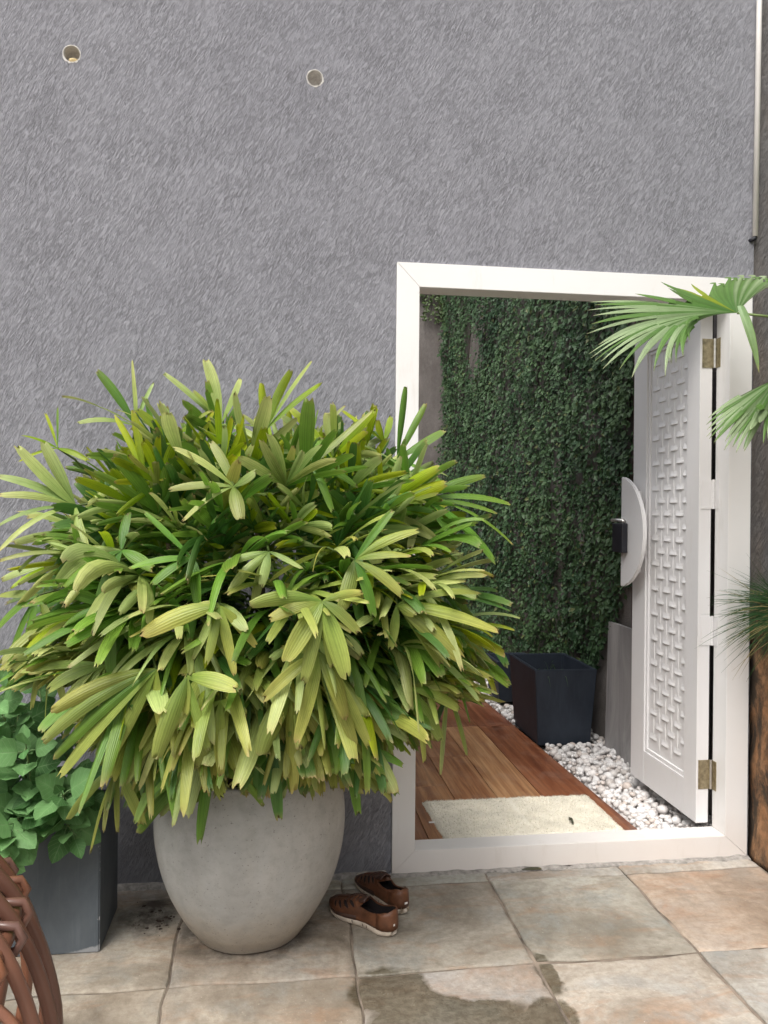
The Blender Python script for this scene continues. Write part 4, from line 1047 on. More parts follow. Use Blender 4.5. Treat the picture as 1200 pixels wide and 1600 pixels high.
for si, (b, m_, t) in enumerate(stems):
    b, m_, t = Vector(b), Vector(m_), Vector(t)
    q_ = lambda s_: b * (1 - s_) ** 2 + m_ * 2 * s_ * (1 - s_) + t * s_ * s_
    mb = MB(); mb.tube([q_(k / 8) for k in range(9)], [0.0045 - 0.0003 * k for k in range(9)], 6); mb.build('stem', M['herb_stem'], herb, True)
    nl = 8 if si < 5 else 6
    for k in range(nl):
        s_ = 0.28 + 0.72 * k / (nl - 1); p0 = q_(s_)
        tan = (q_(min(1, s_ + 0.05)) - q_(s_ - 0.05)).normalized()
        for sd in ((1, -1) if k < nl - 1 else (1, -1, 0)):
            a = k * 1.57 + si + (0 if sd == 1 else math.pi)
            px_ = tan.cross(Vector((0.2, 1, 0.1))).normalized(); py_ = tan.cross(px_)
            d = (px_ * math.cos(a) + py_ * math.sin(a)) * (0.9 if sd else 0.2) + tan * (0.45 if sd else 1) + Vector((0, -0.35, 0.0))
            d.normalize()
            bl = Blade(); pe = p0 + d * rh.uniform(0.015, 0.035)
            bl.tube([p0, (p0 + pe) / 2 + Vector((0, 0, 0.003)), pe], 0.002, 0.0016, (0.16, 0.27, 0.10, 1))
            big = rh.uniform(0.062, 0.105) * (0.62 if s_ > 0.93 else 1.0)
            nrm = (Vector((0, -0.75, 0.65)) + Vector((rh.uniform(-.5, .5), rh.uniform(-.3, .3), rh.uniform(-.4, .4)))).normalized()
            d2 = (d + Vector((0, 0, -0.25 * rh.random()))).normalized()
            col = (0.17, 0.345, 0.125) if rh.random() < 0.7 else (0.085, 0.205, 0.065)
            herb_leaf(bl, pe, d2, big, big * rh.uniform(0.78, 0.95), nrm, rh, col)
            inst('leaf', bl.mesh('leaf', M['herb']), herb)

# ================================================================== dark planters in the passage
for k, (b, lab) in enumerate((((1.440, 1.765, 4.30, 4.78), 'dark navy square planter on white pebbles, nearest the door'), ((1.50, 1.765, 5.30, 5.60), 'dark planter behind the navy one, half hidden by the lady palm'))):
    e = empty('square_planter', ((b[0] + b[1]) / 2, (b[2] + b[3]) / 2, 0.03)); tag(e, lab, 'planter')
    planter_box(b[0] - 0.018, b[1] + 0.018, b[2] - 0.018, b[3] + 0.018, 0.025, (0.455, 0.31)[k], 0.022, 0.028, M['navy'], e, 0.10)
# sprigs trailing over the rim
sp = empty('planter_grass', (1.55, 4.5, 0.36)); tag(sp, 'few thin grass blades inside the dark navy square planter', 'grass')
rg = random.Random(8)
def blade_tri(bl, pts, w0, col):
    o = len(bl.v); n = len(pts)
    for i, p in enumerate(pts):
        t = (pts[min(i + 1, n - 1)] - pts[max(i - 1, 0)]).normalized(); S = t.cross(Vector((0.3, -0.8, 0.5)))
        S = S.normalized() if S.length > 0.05 else Vector((1, 0, 0))
        k = w0 * (1 - (i / (n - 1)) ** 1.6) * 0.5 + 0.0002
        bl.v += [tuple(p - S * k), tuple(p + S * k)]; bl.c += [col, col]; bl.uv += [(0.2, i / n), (0.8, i / n)]
    for i in range(n - 1):
        a = o + i * 2; bl.f.append((a, a + 1, a + 3, a + 2))
for k in range(22):
    bl = Blade(); b = Vector((rg.uniform(1.47, 1.72), rg.uniform(4.32, 4.70), 0.355)); L = rg.uniform(0.08, 0.2)
    d = Vector((rg.uniform(-.8, .6), rg.uniform(-.9, .5), 1)).normalized()
    if k < 2: b = Vector((1.50 + k * 0.1, 4.31, 0.36)); d = Vector((-0.1, -0.35, 0.8)); L = 0.2
    pts = [b + d * (L * s_ / 5) + Vector((0, -0.02, -0.32 * L)) * (s_ / 5) ** 3 * (2.2 if k < 2 else 1) for s_ in range(6)]
    blade_tri(bl, pts, 0.006, (0.09, 0.17, 0.05, 1)); inst('blade', bl.mesh('blade', M['grass']), sp)

# slate panels leaning on the passage wall
sp1 = empty('slate_slab', (1.82, 4.0, 0.03)); tag(sp1, 'grey slate slab standing against the passage wall behind the door', 'slab')
def lean_slab(name, y0, y1, z0, z1, xb, xt, tk, par, seed):
    bm = bmesh.new(); n = 12
    a = []
    pts = [(y0, z0), (y1, z0), (y1, z1), (y0, z1)]
    out = []
    for k in range(4):
        p0, p1 = pts[k], pts[(k + 1) % 4]
        for i in range(n):
            t = i / n; y = p0[0] + (p1[0] - p0[0]) * t; z = p0[1] + (p1[1] - p0[1]) * t
            out.append((y + 0.004 * noise.noise(Vector((y * 20, z * 20, seed))), z + 0.004 * noise.noise(Vector((y * 20, z * 20, seed + 4)))))
    va = [bm.verts.new((xb + (xt - xb) * (z - z0) / (z1 - z0), y, z)) for y, z in out]
    f = bm.faces.new(va); ext = bmesh.ops.extrude_face_region(bm, geom=[f])
    bmesh.ops.translate(bm, verts=[g for g in ext['geom'] if isinstance(g, bmesh.types.BMVert)], vec=(tk, 0, 0))
    bmesh.ops.recalc_face_normals(bm, faces=bm.faces)
    return from_bm(name, bm, M['slate_panel'], par)
lean_slab('slab_face', 3.30, 4.21, 0.03, 0.735, 1.800, 1.815, 0.022, sp1, 1)
cd = empty('brown_conduit', (1.84, 3.93, 0)); tag(cd, 'dark red brown conduit on the passage wall beside the door edge', 'pipe')
mb = MB(); mb.tube([(1.842, 3.945, 0.4), (1.842, 3.945, 4.4)], 0.014, 10)
t_ = mat_simple('brown_paint', (0.07, 0.025, 0.02), 0.5); mb.build('tube', t_, cd, True)
for z in (1.2, 2.4, 3.6):
    mb = MB(); mb.box(1.824, 1.859, 3.926, 3.964, z, z + 0.02); mb.build('bracket', t_, cd)

# ================================================================== creeping fig on the passage wall
fig = empty('creeping_fig', (IW, 6.0, 0)); tag(fig, 'dense dark green creeping fig covering the passage wall seen through the doorway', 'creeper')
ri = random.Random(17)
V = []; Fc = []; C = []
def ivy_leaf(p, nrm, d, s_, col):
    S = d.cross(nrm); S.normalize(); o = len(V)
    b = p; m1 = p + d * s_ * 0.42 + S * s_ * 0.34 + nrm * s_ * 0.10; m2 = p + d * s_ * 0.42 - S * s_ * 0.34 + nrm * s_ * 0.10; t = p + d * s_; m = p + d * s_ * 0.5
    V.extend((tuple(b), tuple(m1), tuple(t), tuple(m2), tuple(m))); C.extend((col,) * 5)
    Fc.extend(((o, o + 1, o + 4), (o + 1, o + 2, o + 4), (o + 2, o + 3, o + 4), (o + 3, o, o + 4)))
def edge_low(y):      # lower limit of growth along the wall
    if y < 4.0: return 0.98
    if y < 4.5: return 0.98 - (y - 4.0) / 0.5 * 0.62
    return 0.05
n_ivy = 0
while n_ivy < 56000:
    y = 3.90 + ri.random() ** 1.35 * 5.0; z = 0.05 + ri.random() * 4.3
    e1 = noise.noise(Vector((y * 3.0, z * 3.0, 0.5))) + 0.5 * noise.noise(Vector((y * 9, z * 9, 4)))
    if y < 3.99 + 0.13 * noise.noise(Vector((z * 2.2, 0, 9))) + 0.06 * noise.noise(Vector((z * 9, 2, 9))) and ri.random() < 0.93: continue
    if z < edge_low(y) + 0.10 * noise.noise(Vector((y * 5, z * 5, 2))): continue
    hole = noise.noise(Vector((y * 2.1 + 3, z * 1.1, 7.7))) + 0.35 * noise.noise(Vector((y * 8, z * 6, 1)))
    if hole > 0.58 and ri.random() < 0.96: continue
    if 6.9 < y < 8.2 and 2.6 < z < 3.9 and noise.noise(Vector((y * 3, z * 1.2, 3))) > 0.22 and ri.random() < 0.85: continue
    bulge = 0.03 + 0.11 * max(0, noise.noise(Vector((y * 3.2, z * 2.4, 12)))) + 0.075 * max(0, noise.noise(Vector((y * 10, z * 8, 13))))
    x = IW - 0.004 - bulge * (ri.random() ** 0.6)
    nr = Vector((-1, ri.uniform(-.9, .4), ri.uniform(-0.3, 0.9))).normalized()
    d = Vector((ri.uniform(-0.55, -0.05), ri.uniform(-0.9, 0.9), ri.uniform(-1.1, 0.25)))
    d = (d - nr * d.dot(nr)).normalized()
    s_ = ri.choice((ri.uniform(0.018, 0.032), ri.uniform(0.028, 0.052))) * (1.1 if y > 6.5 else 1)
    cl = 0.75 + 0.9 * e1 + ri.uniform(-0.3, 0.35)
    g1 = (0.022, 0.058, 0.026); g2 = (0.080, 0.140, 0.060); k = min(1, max(0, cl * 0.6))
    c = [g1[a] * (1 - k) + g2[a] * k for a in range(3)]
    if ri.random() < 0.03: c = (0.11, 0.13, 0.05)
    ivy_leaf(Vector((x, y, z)), nr, d, s_, (c[0], c[1], c[2], 1)); n_ivy += 1
# strands crossing to the end wall at the top
for k in range(1500):
    x = IW - ri.random() ** 1.5 * 0.5; z = 4.4 - ri.random() ** 2 * (0.9 if x > 1.6 else 0.6)
    ivy_leaf(Vector((x, 8.985 - ri.random() * 0.06, z)), Vector((0, -1, 0.3)).normalized(), Vector((ri.uniform(-1, 1), -0.2, ri.uniform(-1, 0.3))).normalized(), ri.uniform(0.03, 0.05), (0.07, 0.11, 0.035, 1))
me = mesh('foliage', V, Fc, M['ivy']); ca = me.color_attributes.new('Col', 'FLOAT_COLOR', 'POINT'); ca.data.foreach_set('color', [x for c in C for x in c])
tag(inst('foliage', me, fig), kind='stuff')
for k in range(16):
    y = 4.1 + k * 0.3; pts = [Vector((IW - 0.006, y + 0.09 * noise.noise(Vector((z_ * 0.5, k, 0))) * 2, z_ * 0.22)) for z_ in range(2 if y > 4.5 else 5, 20)]
    mb = MB(); mb.tube(pts, 0.006, 5); mb.build('vine_stem', M['vine'], fig, True)

# ================================================================== rug, with tag and a dead leaf on it
RX0, RX1, RY0, RY1 = 0.665, 1.415, 3.085, 3.505
rug = empty('bath_mat', ((RX0 + RX1) / 2, (RY0 + RY1) / 2, 0.03)); tag(rug, 'shaggy cream mat lying on the wooden deck behind the sill', 'mat')
nx, ny = 76, 44; vs = []; fs = []
def rug_pt(i, j):
    u, v = i / nx, j / ny
    x = RX0 + (RX1 - RX0) * u; y = RY0 + (RY1 - RY0) * v
    e = min(u, 1 - u, v * 0.56, (1 - v) * 0.56)
    x += 0.006 * noise.noise(Vector((y * 12, 1, 0))) - (0.02 * v if u < 0.5 else 0.0); y += 0.006 * noise.noise(Vector((x * 12, 4, 0)))
    z = 0.0315 + 0.013 * min(1, e / 0.02) + 0.0025 * noise.noise(Vector((x * 40, y * 40, 0))) + 0.002 * noise.noise(Vector((x * 9, y * 9, 3)))
    hem = abs(v - 0.90) < 0.012 and u > 0.1 and u < 0.93
    return Vector((x, y, z - (0.004 if hem else 0)))
for i in range(nx + 1):
    for j in range(ny + 1): vs.append(rug_pt(i, j))
for i in range(nx):
    for j in range(ny):
        a = i * (ny + 1) + j; fs.append((a, a + ny + 1, a + ny + 2, a + 1))
obj('backing', vs, fs, M['rug'], rug, True)
mb = MB(); rr = random.Random(2)
for k in range(16000):
    u, v = rr.random(), rr.random()
    if rr.random() < 0.18:
        if rr.random() < 0.5: u = rr.choice((0.0, 1.0))
        else: v = rr.choice((0.0, 1.0))
    b = rug_pt(u * nx, v * ny); d = Vector((rr.uniform(-1, 1), rr.uniform(-1, 1), rr.uniform(0.4, 1.2))).normalized()
    if u in (0, 1): d.x = (1 if u else -1) * rr.uniform(0.4, 1); d.z *= 0.3
    if v in (0, 1): d.y = (1 if v else -1) * rr.uniform(0.4, 1); d.z *= 0.3
    L = rr.uniform(0.004, 0.010); s_ = d.cross(Vector((rr.uniform(-1, 1), rr.uniform(-1, 1), 0.2))).normalized() * 0.0011
    mb.add([b - s_, b + s_, b + d * L], [(0, 1, 2)])
tag(mb.build('pile', M['rug'], rug), kind='stuff')
box('care_tag', (0.632, 0.668, 3.276, 3.290, 0.0312, 0.0325), M['pvc'], rug)
dl = empty('dead_leaf', (1.221, 3.16, 0.046)); tag(dl, 'tiny curled dark dead leaf lying on the cream mat', 'leaf')
bl = Blade(); PAL['k'] = ((0.05, 0.045, 0.03), (0.09, 0.08, 0.05))
bl.seg(Vector((1.214, 3.150, 0.050)), Vector((1.228, 3.18, 0.075)), Vector((1.219, 3.215, 0.052)), 0.018, Vector((0.3, -0.6, 0.7)), 'k', rr, keel=0.4, maxy=99)
inst('blade', bl.mesh('blade', M['grass']), dl)

# ================================================================== pair of shoes
def make_shoe(toe, heel, side, label):
    """lofted shoe: local s runs heel(0) to toe(1); side=+1 right foot"""
    toe, heel = Vector((toe[0], toe[1], 0)), Vector((heel[0], heel[1], 0))
    L = (toe - heel).length; ex = (toe - heel).normalized(); ey = Vector((-ex.y, ex.x, 0)) * side
    base = heel.copy()
    e = empty('shoe', ((toe.x + heel.x) / 2, (toe.y + heel.y) / 2, 0.0)); tag(e, label, 'shoe', 'pair of brown shoes by the pot')
    st = [0, .03, .08, .15, .24, .34, .44, .54, .64, .74, .84, .92, .97, 1.0]
    hw = [.012, .024, .031, .035, .0345, .0335, .036, .041, .0455, .047, .0435, .034, .022, .006]   # half width of sole
    cen = [.0, .0, .0, .0, -.001, -.002, -.001, .002, .004, .004, .001, -.004, -.007, -.008]
    W = lambda s_, yo, z: base + ex * (s_ * L) + ey * yo + Vector((0, 0, z))
    lift = lambda s_: 0.016 * max(0, (s_ - 0.72) / 0.28) ** 1.6 + 0.005 * max(0, (0.12 - s_) / 0.12)
    soleh = lambda s_: 0.027 - 0.008 * s_
    # sole
    vs = []; fs = []; n = len(st)
    for i, s_ in enumerate(st):
        z0 = 0.0015 + lift(s_); z1 = soleh(s_) + lift(s_) * 0.9; c, h = cen[i], hw[i]
        for yo, z in ((c - h * .9, z0), (c - h * 1.04, z0 + .006), (c - h * 1.03, z1 - .003), (c - h * .94, z1), (c + h * .94, z1), (c + h * 1.03, z1 - .003), (c + h * 1.04, z0 + .006), (c + h * .9, z0)):
            vs.append(W(s_, yo, z))
    for i in range(n - 1):
        for j in range(8):
            a, b = i * 8 + j, i * 8 + (j + 1) % 8; fs.append((a, b, b + 8, a + 8))
    fs.append(tuple(range(8))); fs.append(tuple((n - 1) * 8 + j for j in range(7, -1, -1)))
    so_ = obj('sole', vs, fs, M['sole'], e, True)
    for s_ in (0.30, 0.36, 0.5, 0.66):   # flex grooves
        i_ = 5 if s_ < 0.4 else 7
        for sd in (-1, 1):
            mb = MB(); yo = sd * (0.0365 if s_ < 0.4 else 0.0435)
            p = W(s_, yo * 1.0, 0.010); mb.tube([p, p + Vector((0, 0, 0.008)) + ex * 0.002], 0.0012, 5); under(mb.build('groove', M['dark_leather'], e), so_)
    # upper heights: ridge line and topline
    ridge = [.0, .085, .088, .085, .080, .077, .079, .077, .068, .058, .048, .040, .034, .026]
    top = {0: .082, 1: .086, 2: .083, 3: .074, 4: .066, 5: .064, 6: .071}         # opening between stations 1..6
    na = 13
    def ring(i, off):
        s_ = st[i]; c, h = cen[i], hw[i] * 0.985 - off; zb = soleh(s_) + lift(s_) * .9 - 0.003
        hgt = ridge[i] - off; out = []
        for k in range(na):
            a = math.pi * (k / (na - 1))         # 0 = one side, pi = other
            yo = -math.cos(a); z = math.sin(a)
            if i <= 6: # open part: straight sides that lean in a little
                kk = abs(k - 6) / 6.0
                tz = top[i] - off * 0.3
                if k <= 6: zz = zb + (tz - zb) * (k / 6); yy = -(h * (1 - 0.22 * (k / 6) ** 1.5))
                else: zz = zb + (tz - zb) * ((na - 1 - k) / 6); yy = h * (1 - 0.22 * ((na - 1 - k) / 6) ** 1.5)
                if k == 6: yy = -h * 0.78
                out.append((c + yy, zz))
            else:
                pw = 0.72
                yy = math.copysign(abs(yo) ** 0.9, yo) * h; zz = zb + (hgt - zb) * (abs(z) ** pw)
                out.append((c + yy, zz))
        return [W(s_ + (0.006 if i == 0 else 0), yy, zz + 0) for yy, zz in out]
    def shell(off, name, mat, lastclosed=True, rng=range(len(st))):
        vs = []; fs = []
        for i in rng: vs += ring(i, off)
        m_ = len(list(rng))
        for r_ in range(m_ - 1):
            i = list(rng)[r_]
            for k in range(na - 1):
                if i < 6 and k == 6: continue            # the opening
                a = r_ * na + k; fs.append((a, a + 1, a + 1 + na, a + na))
        if 0 in rng:      # heel cup joins both sides at the back
            pass
        return obj(name, vs, fs, mat, e, True)
    upper = shell(0.0, 'upper', M['leather'])
    md = upper.modifiers.new('thick', 'SOLIDIFY'); md.thickness = 0.0025; md.offset = -1
    lin = shell(0.005, 'lining', M['lining'])
    # heel counter closing the back
    vs = []; fs = []
    for k in range(9):
        a = math.pi * k / 8; s_ = 0.16 - 0.168 * math.sin(a) ** 0.75; yo = -math.cos(a) * 0.0352
        for z, ins in ((0.022, 0.0), (0.045, -0.001), (0.066, 0.003), (0.086 - 0.016 * abs(math.cos(a)) ** 2, 0.007)):
            vs.append(W(s_ + ins * 0.6 * math.sin(a) / L * L * 3, yo * (1 - ins * 10), z))
    for k in range(8):
        for j in range(3):
            a = k * 4 + j; fs.append((a, a + 1, a + 5, a + 4))
    hc = obj('heel_counter', vs, fs, M['leather'], e, True); md = hc.modifiers.new('t', 'SOLIDIFY'); md.thickness = 0.003; md.offset = 1
    # insole
    vs = []
    for i, s_ in enumerate(st[:10]): vs += [W(s_, cen[i] - hw[i] * .9, 0.03), W(s_, cen[i] + hw[i] * .9, 0.03)]
    obj('insole', vs, [(2 * i, 2 * i + 1, 2 * i + 3, 2 * i + 2) for i in range(9)], M['lining'], e)
    def on_vamp(s_, u, off=0.0015):
        """point on the closed vamp, u in -1..1 across"""
        i = max(k for k in range(len(st) - 1) if st[k] <= s_); t = (s_ - st[i]) / (st[i + 1] - st[i])
        ln = lambda A: A[i] * (1 - t) + A[i + 1] * t
        h = ln(hw) * .985 + off; c = ln(cen); zb = soleh(s_) + lift(s_) * .9 - .003; hg = ln(ridge) + off
        a = (u + 1) * math.pi / 2; yo = -math.cos(a)
        return W(s_, c + math.copysign(abs(yo) ** .9, yo) * h, zb + (hg - zb) * math.sin(a) ** .72)
    # toe cap band and dark rand along the sole
    def band(name, path, wd, mat, off=0.002):
        vs = []; fs = []; n_ = len(path)
        for i, (s_, u) in enumerate(path):
            a, b = path[max(i - 1, 0)], path[min(i + 1, n_ - 1)]
            ds, du = (b[0] - a[0]) * L, (b[1] - a[1]) * 0.06; q = math.hypot(ds, du) or 1
            ps, pu = -du / q * wd / L, ds / q * wd / 0.06
            for k, o_ in ((-.5, 0.0), (-.42, off), (.42, off), (.5, 0.0)):
                vs.append(on_vamp(min(.995, max(.455, s_ + ps * k)), max(-1, min(1, u + pu * k)), o_ + 0.0004))
        for i in range(n_ - 1):
            for k in range(3):
                a = i * 4 + k; fs.append((a, a + 1, a + 5, a + 4))
        return obj(name, vs, fs, mat, e, True)
    band('toe_cap', [(0.925, -1 + 2 * k / 14) for k in range(15)], 0.034, M['dark_leather'], 0.0016)
    for sd in (-1, 1):
        band('rand', [(0.46 + 0.5 * k / 12, sd * 0.965) for k in range(13)], 0.007, M['dark_leather'], 0.0022)
        # cut-outs between the straps of the vamp, lens shaped dark openings
        for (s0, u0, s1, u1, wd) in ((.82, .34, .755, .74, .009), (.755, .30, .665, .76, .011), (.68, .28, .575, .74, .013), (.595, .30, .50, .66, .013)):
            n_ = 8; vs = []; fs = []
            for k in range(n_ + 1):
                t = k / n_; s_ = s0 + (s1 - s0) * t; u = sd * (u0 + (u1 - u0) * t); w_ = wd * math.sin(math.pi * t) ** 0.7 + 0.0003
                vs += [on_vamp(max(.455, s_ - w_ / L * 0.5), u, 0.0028), on_vamp(s_ + w_ / L * 0.5, u, 0.0028)]
            for k in range(n_): fs.append((2 * k, 2 * k + 1, 2 * k + 3, 2 * k + 2))
            under(obj('cut_out', vs, fs, M['lining'], e), upper)
            for q in (-1, 1):
                path = [(max(.46, s0 + (s1 - s0) * k / 8 + q * (wd * 0.5 * math.sin(math.pi * k / 8) ** .7 + .003) / L), sd * (u0 + (u1 - u0) * k / 8)) for k in range(9)]
                mb = MB(); mb.tube([on_vamp(a, b, 0.003) for a, b in path], 0.0015, 5); under(mb.build('strap_edge', M['leather'], e, True), upper)
    band('centre_strap', [(0.86 - 0.40 * k / 12, 0.0) for k in range(13)], 0.016, M['leather'], 0.004)
    # elastic lace with toggle
    for q, s_ in enumerate((0.50, 0.56, 0.63)):
        mb = MB(); mb.tube([on_vamp(s_ + (0.01 if k % 2 else 0), -0.38 + 0.76 * k / 8, 0.006) for k in range(9)], 0.0016, 6); mb.build('lace', M['dark_leather'], e, True)
    # piping round the opening
    for sd in (0, 1):
        pts = []
        for i in range(1, 7):
            r_ = ring(i, 0.0); pts.append(r_[5] if sd == 0 else r_[7])
        mb = MB(); mb.tube(smoothstep_pts(pts, 4), 0.0026, 6); mb.build('collar', M['leather'], e, True)
    # tongue
    vs = []; fs = []
    for k in range(6):
        t = k / 5; s_ = 0.56 - 0.16 * t; z = 0.074 + 0.020 * t - 0.004 * t * t
        for j in range(5): vs.append(W(s_, (j - 2) * 0.0105 * (1 - 0.1 * t), z - abs(j - 2) ** 2 * 0.003))
    for k in range(5):
        for j in range(4):
            a = k * 5 + j; fs.append((a, a + 1, a + 6, a + 5))
    tg = obj('tongue', vs, fs, M['dark_leather'], e, True); md = tg.modifiers.new('t', 'SOLIDIFY'); md.thickness = 0.004
    mb = MB(); c_ = W(-0.004, 0.004, 0.040); s2 = ey * 0.006
    mb.add([c_ - s2 - ex * .004 + Vector((0, 0, -.003)), c_ + s2 - ex * .004 + Vector((0, 0, -.003)), c_ + s2 - ex * .004 + Vector((0, 0, .004)), c_ - s2 - ex * .004 + Vector((0, 0, .004))], [(0, 1, 2, 3)])
    mb.build('heel_tab', M['pvc'], e)
    return e
make_shoe((0.183, 2.690), (0.368, 2.474), 1, 'brown leather cut-out shoe with cream sole, nearer of the pair')
make_shoe((0.300, 2.850), (0.420, 2.602), -1, 'brown leather cut-out shoe against the door sill, farther of the pair')

# ================================================================== fan palm and grass tuft in the stone planter
fp = empty('fan_palm', (2.35, 2.35, 0.88)); tag(fp, 'green fan palm reaching in from the right over the door frame', 'palm')
pts = [(2.35, 2.35, 0.86), (2.36, 2.33, 1.3), (2.34, 2.36, 1.75)]
mb = MB(); mb.tube(smoothstep_pts(pts, 5), [0.055] * 5 + [0.05] * 6, 12); mb.build('trunk', M['cane'], fp, True)
PAL['f'] = ((0.060, 0.150, 0.032), (0.13, 0.235, 0.062)); PAL['w'] = ((0.11, 0.20, 0.06), (0.33, 0.42, 0.24)); PAL['v'] = ((0.20, 0.26, 0.02), (0.22, 0.27, 0.03))
rf = random.Random(3)
def fan_leaf(hub, rays, pet_from, kinds, name='leaf', joined=0):
    """palmate blade: rays share a pleated web for the first part, then split into ribbons"""
    bl = Blade(); h = Vector(hub); R0 = [(Vector(c), Vector(t)) for c, t in rays]; R_ = []
    for i, (c, t) in enumerate(R0):
        R_.append((c, t))
        if i < len(R0) - 1:
            c2, t2 = R0[i + 1]; k = rf.uniform(0.9, 1.02); tm = (t + t2) / 2
            R_.append(((c + c2) / 2, h + (tm - h) * k + Vector((0, 0, rf.uniform(-0.01, 0.01)))))
    n = len(R_)
    bez = lambda c, t, s_: h * (1 - s_) ** 2 + c * 2 * s_ * (1 - s_) + t * s_ * s_
    steps = 7; pals = []; SP = [0.94 if i < joined else 0.58 for i in range(n)]
    for i in range(n): pals.append((PAL[kinds[i % len(kinds)]], rf.uniform(0.85, 1.18)))
    # web: for each ray ridge, valleys between
    cols = []
    for i in range(n):
        cols.append((i, None))
        if i < n - 1: cols.append((i, i + 1))
    grid = []
    for k in range(steps + 1):
        row = []
        for a, b in cols:
            s_ = SP[a] * k / steps
            if b is None: p = bez(*R_[a], s_); col = pals[a]
            else:
                s2_ = SP[b] * k / steps; p = (bez(*R_[a], s_) + bez(*R_[b], s2_)) / 2
                d = (bez(*R_[a], s_) - bez(*R_[b], s2_)).length
                p = p - Vector((0, -0.3, 0.6)) * d * 0.45; col = pals[a]
            (b0, b1), br = col; kk = s_
            row.append(len(bl.v)); bl.v.append(tuple(p)); bl.c.append(tuple((b0[q] * (1 - kk) + b1[q] * kk) * br * (0.85 if b is not None else 1.0) for q in range(3)) + (1,)); bl.uv.append(((a * 2 + (b is not None)) * 0.25, s_))
        grid.append(row)
    for k in range(steps):
        for j in range(len(cols) - 1):
            bl.f.append((grid[k][j], grid[k][j + 1], grid[k + 1][j + 1], grid[k + 1][j]))
    # free ribbons
    for i in range(n):
        c, t = R_[i]; split = SP[i]
        p0 = bez(c, t, split); nb = R_[i + 1 if i < n - 1 else i - 1]; wv = (bez(*nb, split) - p0).length
        w0 = min(0.026, max(0.009, wv * 1.15)); o = len(bl.v); m_ = 7
        (b0, b1), br = pals[i]
        for k in range(m_ + 1):
            q = k / m_; s_ = split - 0.03 + (1 - split + 0.03) * q; p = bez(c, t, s_); p = p + Vector((0, -0.01, -0.10 * (t - h).length * 0.25)) * q * q
            T = (bez(c, t, min(1, s_ + .03)) - bez(c, t, s_ - .03)).normalized(); S = T.cross(Vector((0.1, -0.75, 0.65))).normalized(); N = S.cross(T)
            w_ = w0 * (1 - q ** 1.8) * 0.5 + 0.0006
            for u, hgt in ((-1, -.35), (0, .0), (1, -.35)):
                x_ = p + S * (u * w_) + N * (hgt * w_); bl.v.append(tuple(x_)); kk = s_
                tipb = max(0, (q - 0.9) / 0.1) * 0.5
                cc = [(b0[a] * (1 - kk) + b1[a] * kk) * br * (1.12 if u == 0 else 1) for a in range(3)]; cc = [cc[a] * (1 - tipb) + (0.25, 0.18, 0.09)[a] * tipb for a in range(3)]
                bl.c.append(tuple(cc) + (1,)); bl.uv.append(((u + 1) / 2, s_))
        for k in range(m_):
            for j in range(2):
                a = o + k * 3 + j; bl.f.append((a, a + 1, a + 4, a + 3))
    pf = Vector(pet_from); md_ = (pf + h) / 2 + Vector((0, 0, 0.10))
    o_ = inst(name, bl.mesh(name, M['fan']), fp)
    mb = MB(); mb.tube([pf * (1 - q) ** 2 + md_ * 2 * q * (1 - q) + h * q * q for q in [k / 8 for k in range(9)]], [0.009 - 0.0006 * k for k in range(9)], 6); under(mb.build('petiole', M['petiole'], fp, True), o_)
    return o_
fan_leaf(FAN_PALM[0][0], FAN_PALM[0][1], (2.33, 2.36, 1.75), ['w', 'f', 'w', 'f', 'w', 'f', 'w', 'f', 'f', 'f', 'f', 'v', 'v', 'f', 'f', 'f', 'f', 'f', 'w', 'f', 'w', 'w', 'w', 'f', 'w', 'w', 'w', 'w', 'f', 'w', 'w', 'f', 'w', 'f', 'w', 'f', 'w', 'f', 'f', 'f', 'f'], joined=11)
fan_leaf(FAN_PALM[1][0], FAN_PALM[1][1], (2.32, 2.36, 1.68), ['w', 'f', 'w', 'w', 'f'])
bl = Blade(); q = [Vector(p) for p in PENDANT]; PAL['h'] = ((0.20, 0.30, 0.13), (0.20, 0.28, 0.10))
bl.seg(q[0] + Vector((-0.012, 0.01, 0.012)), (q[1] + q[2]) / 2 + Vector((0, 0, 0.01)), q[3], 0.03, Vector((0, -1, 0.2)), 'h', rf, prof=[(0, .85), (.12, 1.0), (.3, 1), (.5, .9), (.7, .65), (.88, .35), (1, .06)], tipjag=0)
inst('leaflet', bl.mesh('leaflet', M['fan']), fp)
# further leaves of the same palm, added out of view to shade jamb and door
top_ = Vector((2.34, 2.36, 1.75))
for k in range(15):
    az = k * 2.4 + 0.3; el = (0.25, 0.7, 1.2)[k % 3]; ln = rf.uniform(0.55, 0.9)
    d = Vector((math.cos(az), math.sin(az) - 0.35, el)).normalized(); h = top_ + d * ln
    if h.y > 2.7: h.y = 2.7
    h.x = max(h.x, 0.74 * h.y + 0.12)
    sd = d.cross(Vector((0, 0, 1))).normalized(); nn = sd.cross(d); rays = []
    for j in range(17):
        a = -1.9 + 3.8 * j / 16; dd = (d * math.cos(a) + sd * math.sin(a)); t = h + dd * 0.50 + Vector((0, 0, -0.14)); c = h + dd * 0.30 + nn * 0.03
        for p in (c, t): p.y = min(p.y, 2.86); p.x = max(p.x, 0.72 * p.y + 0.04)
        rays.append((c, t))
    fan_leaf(h, rays, tuple(top_), ['f', 'w', 'f'])

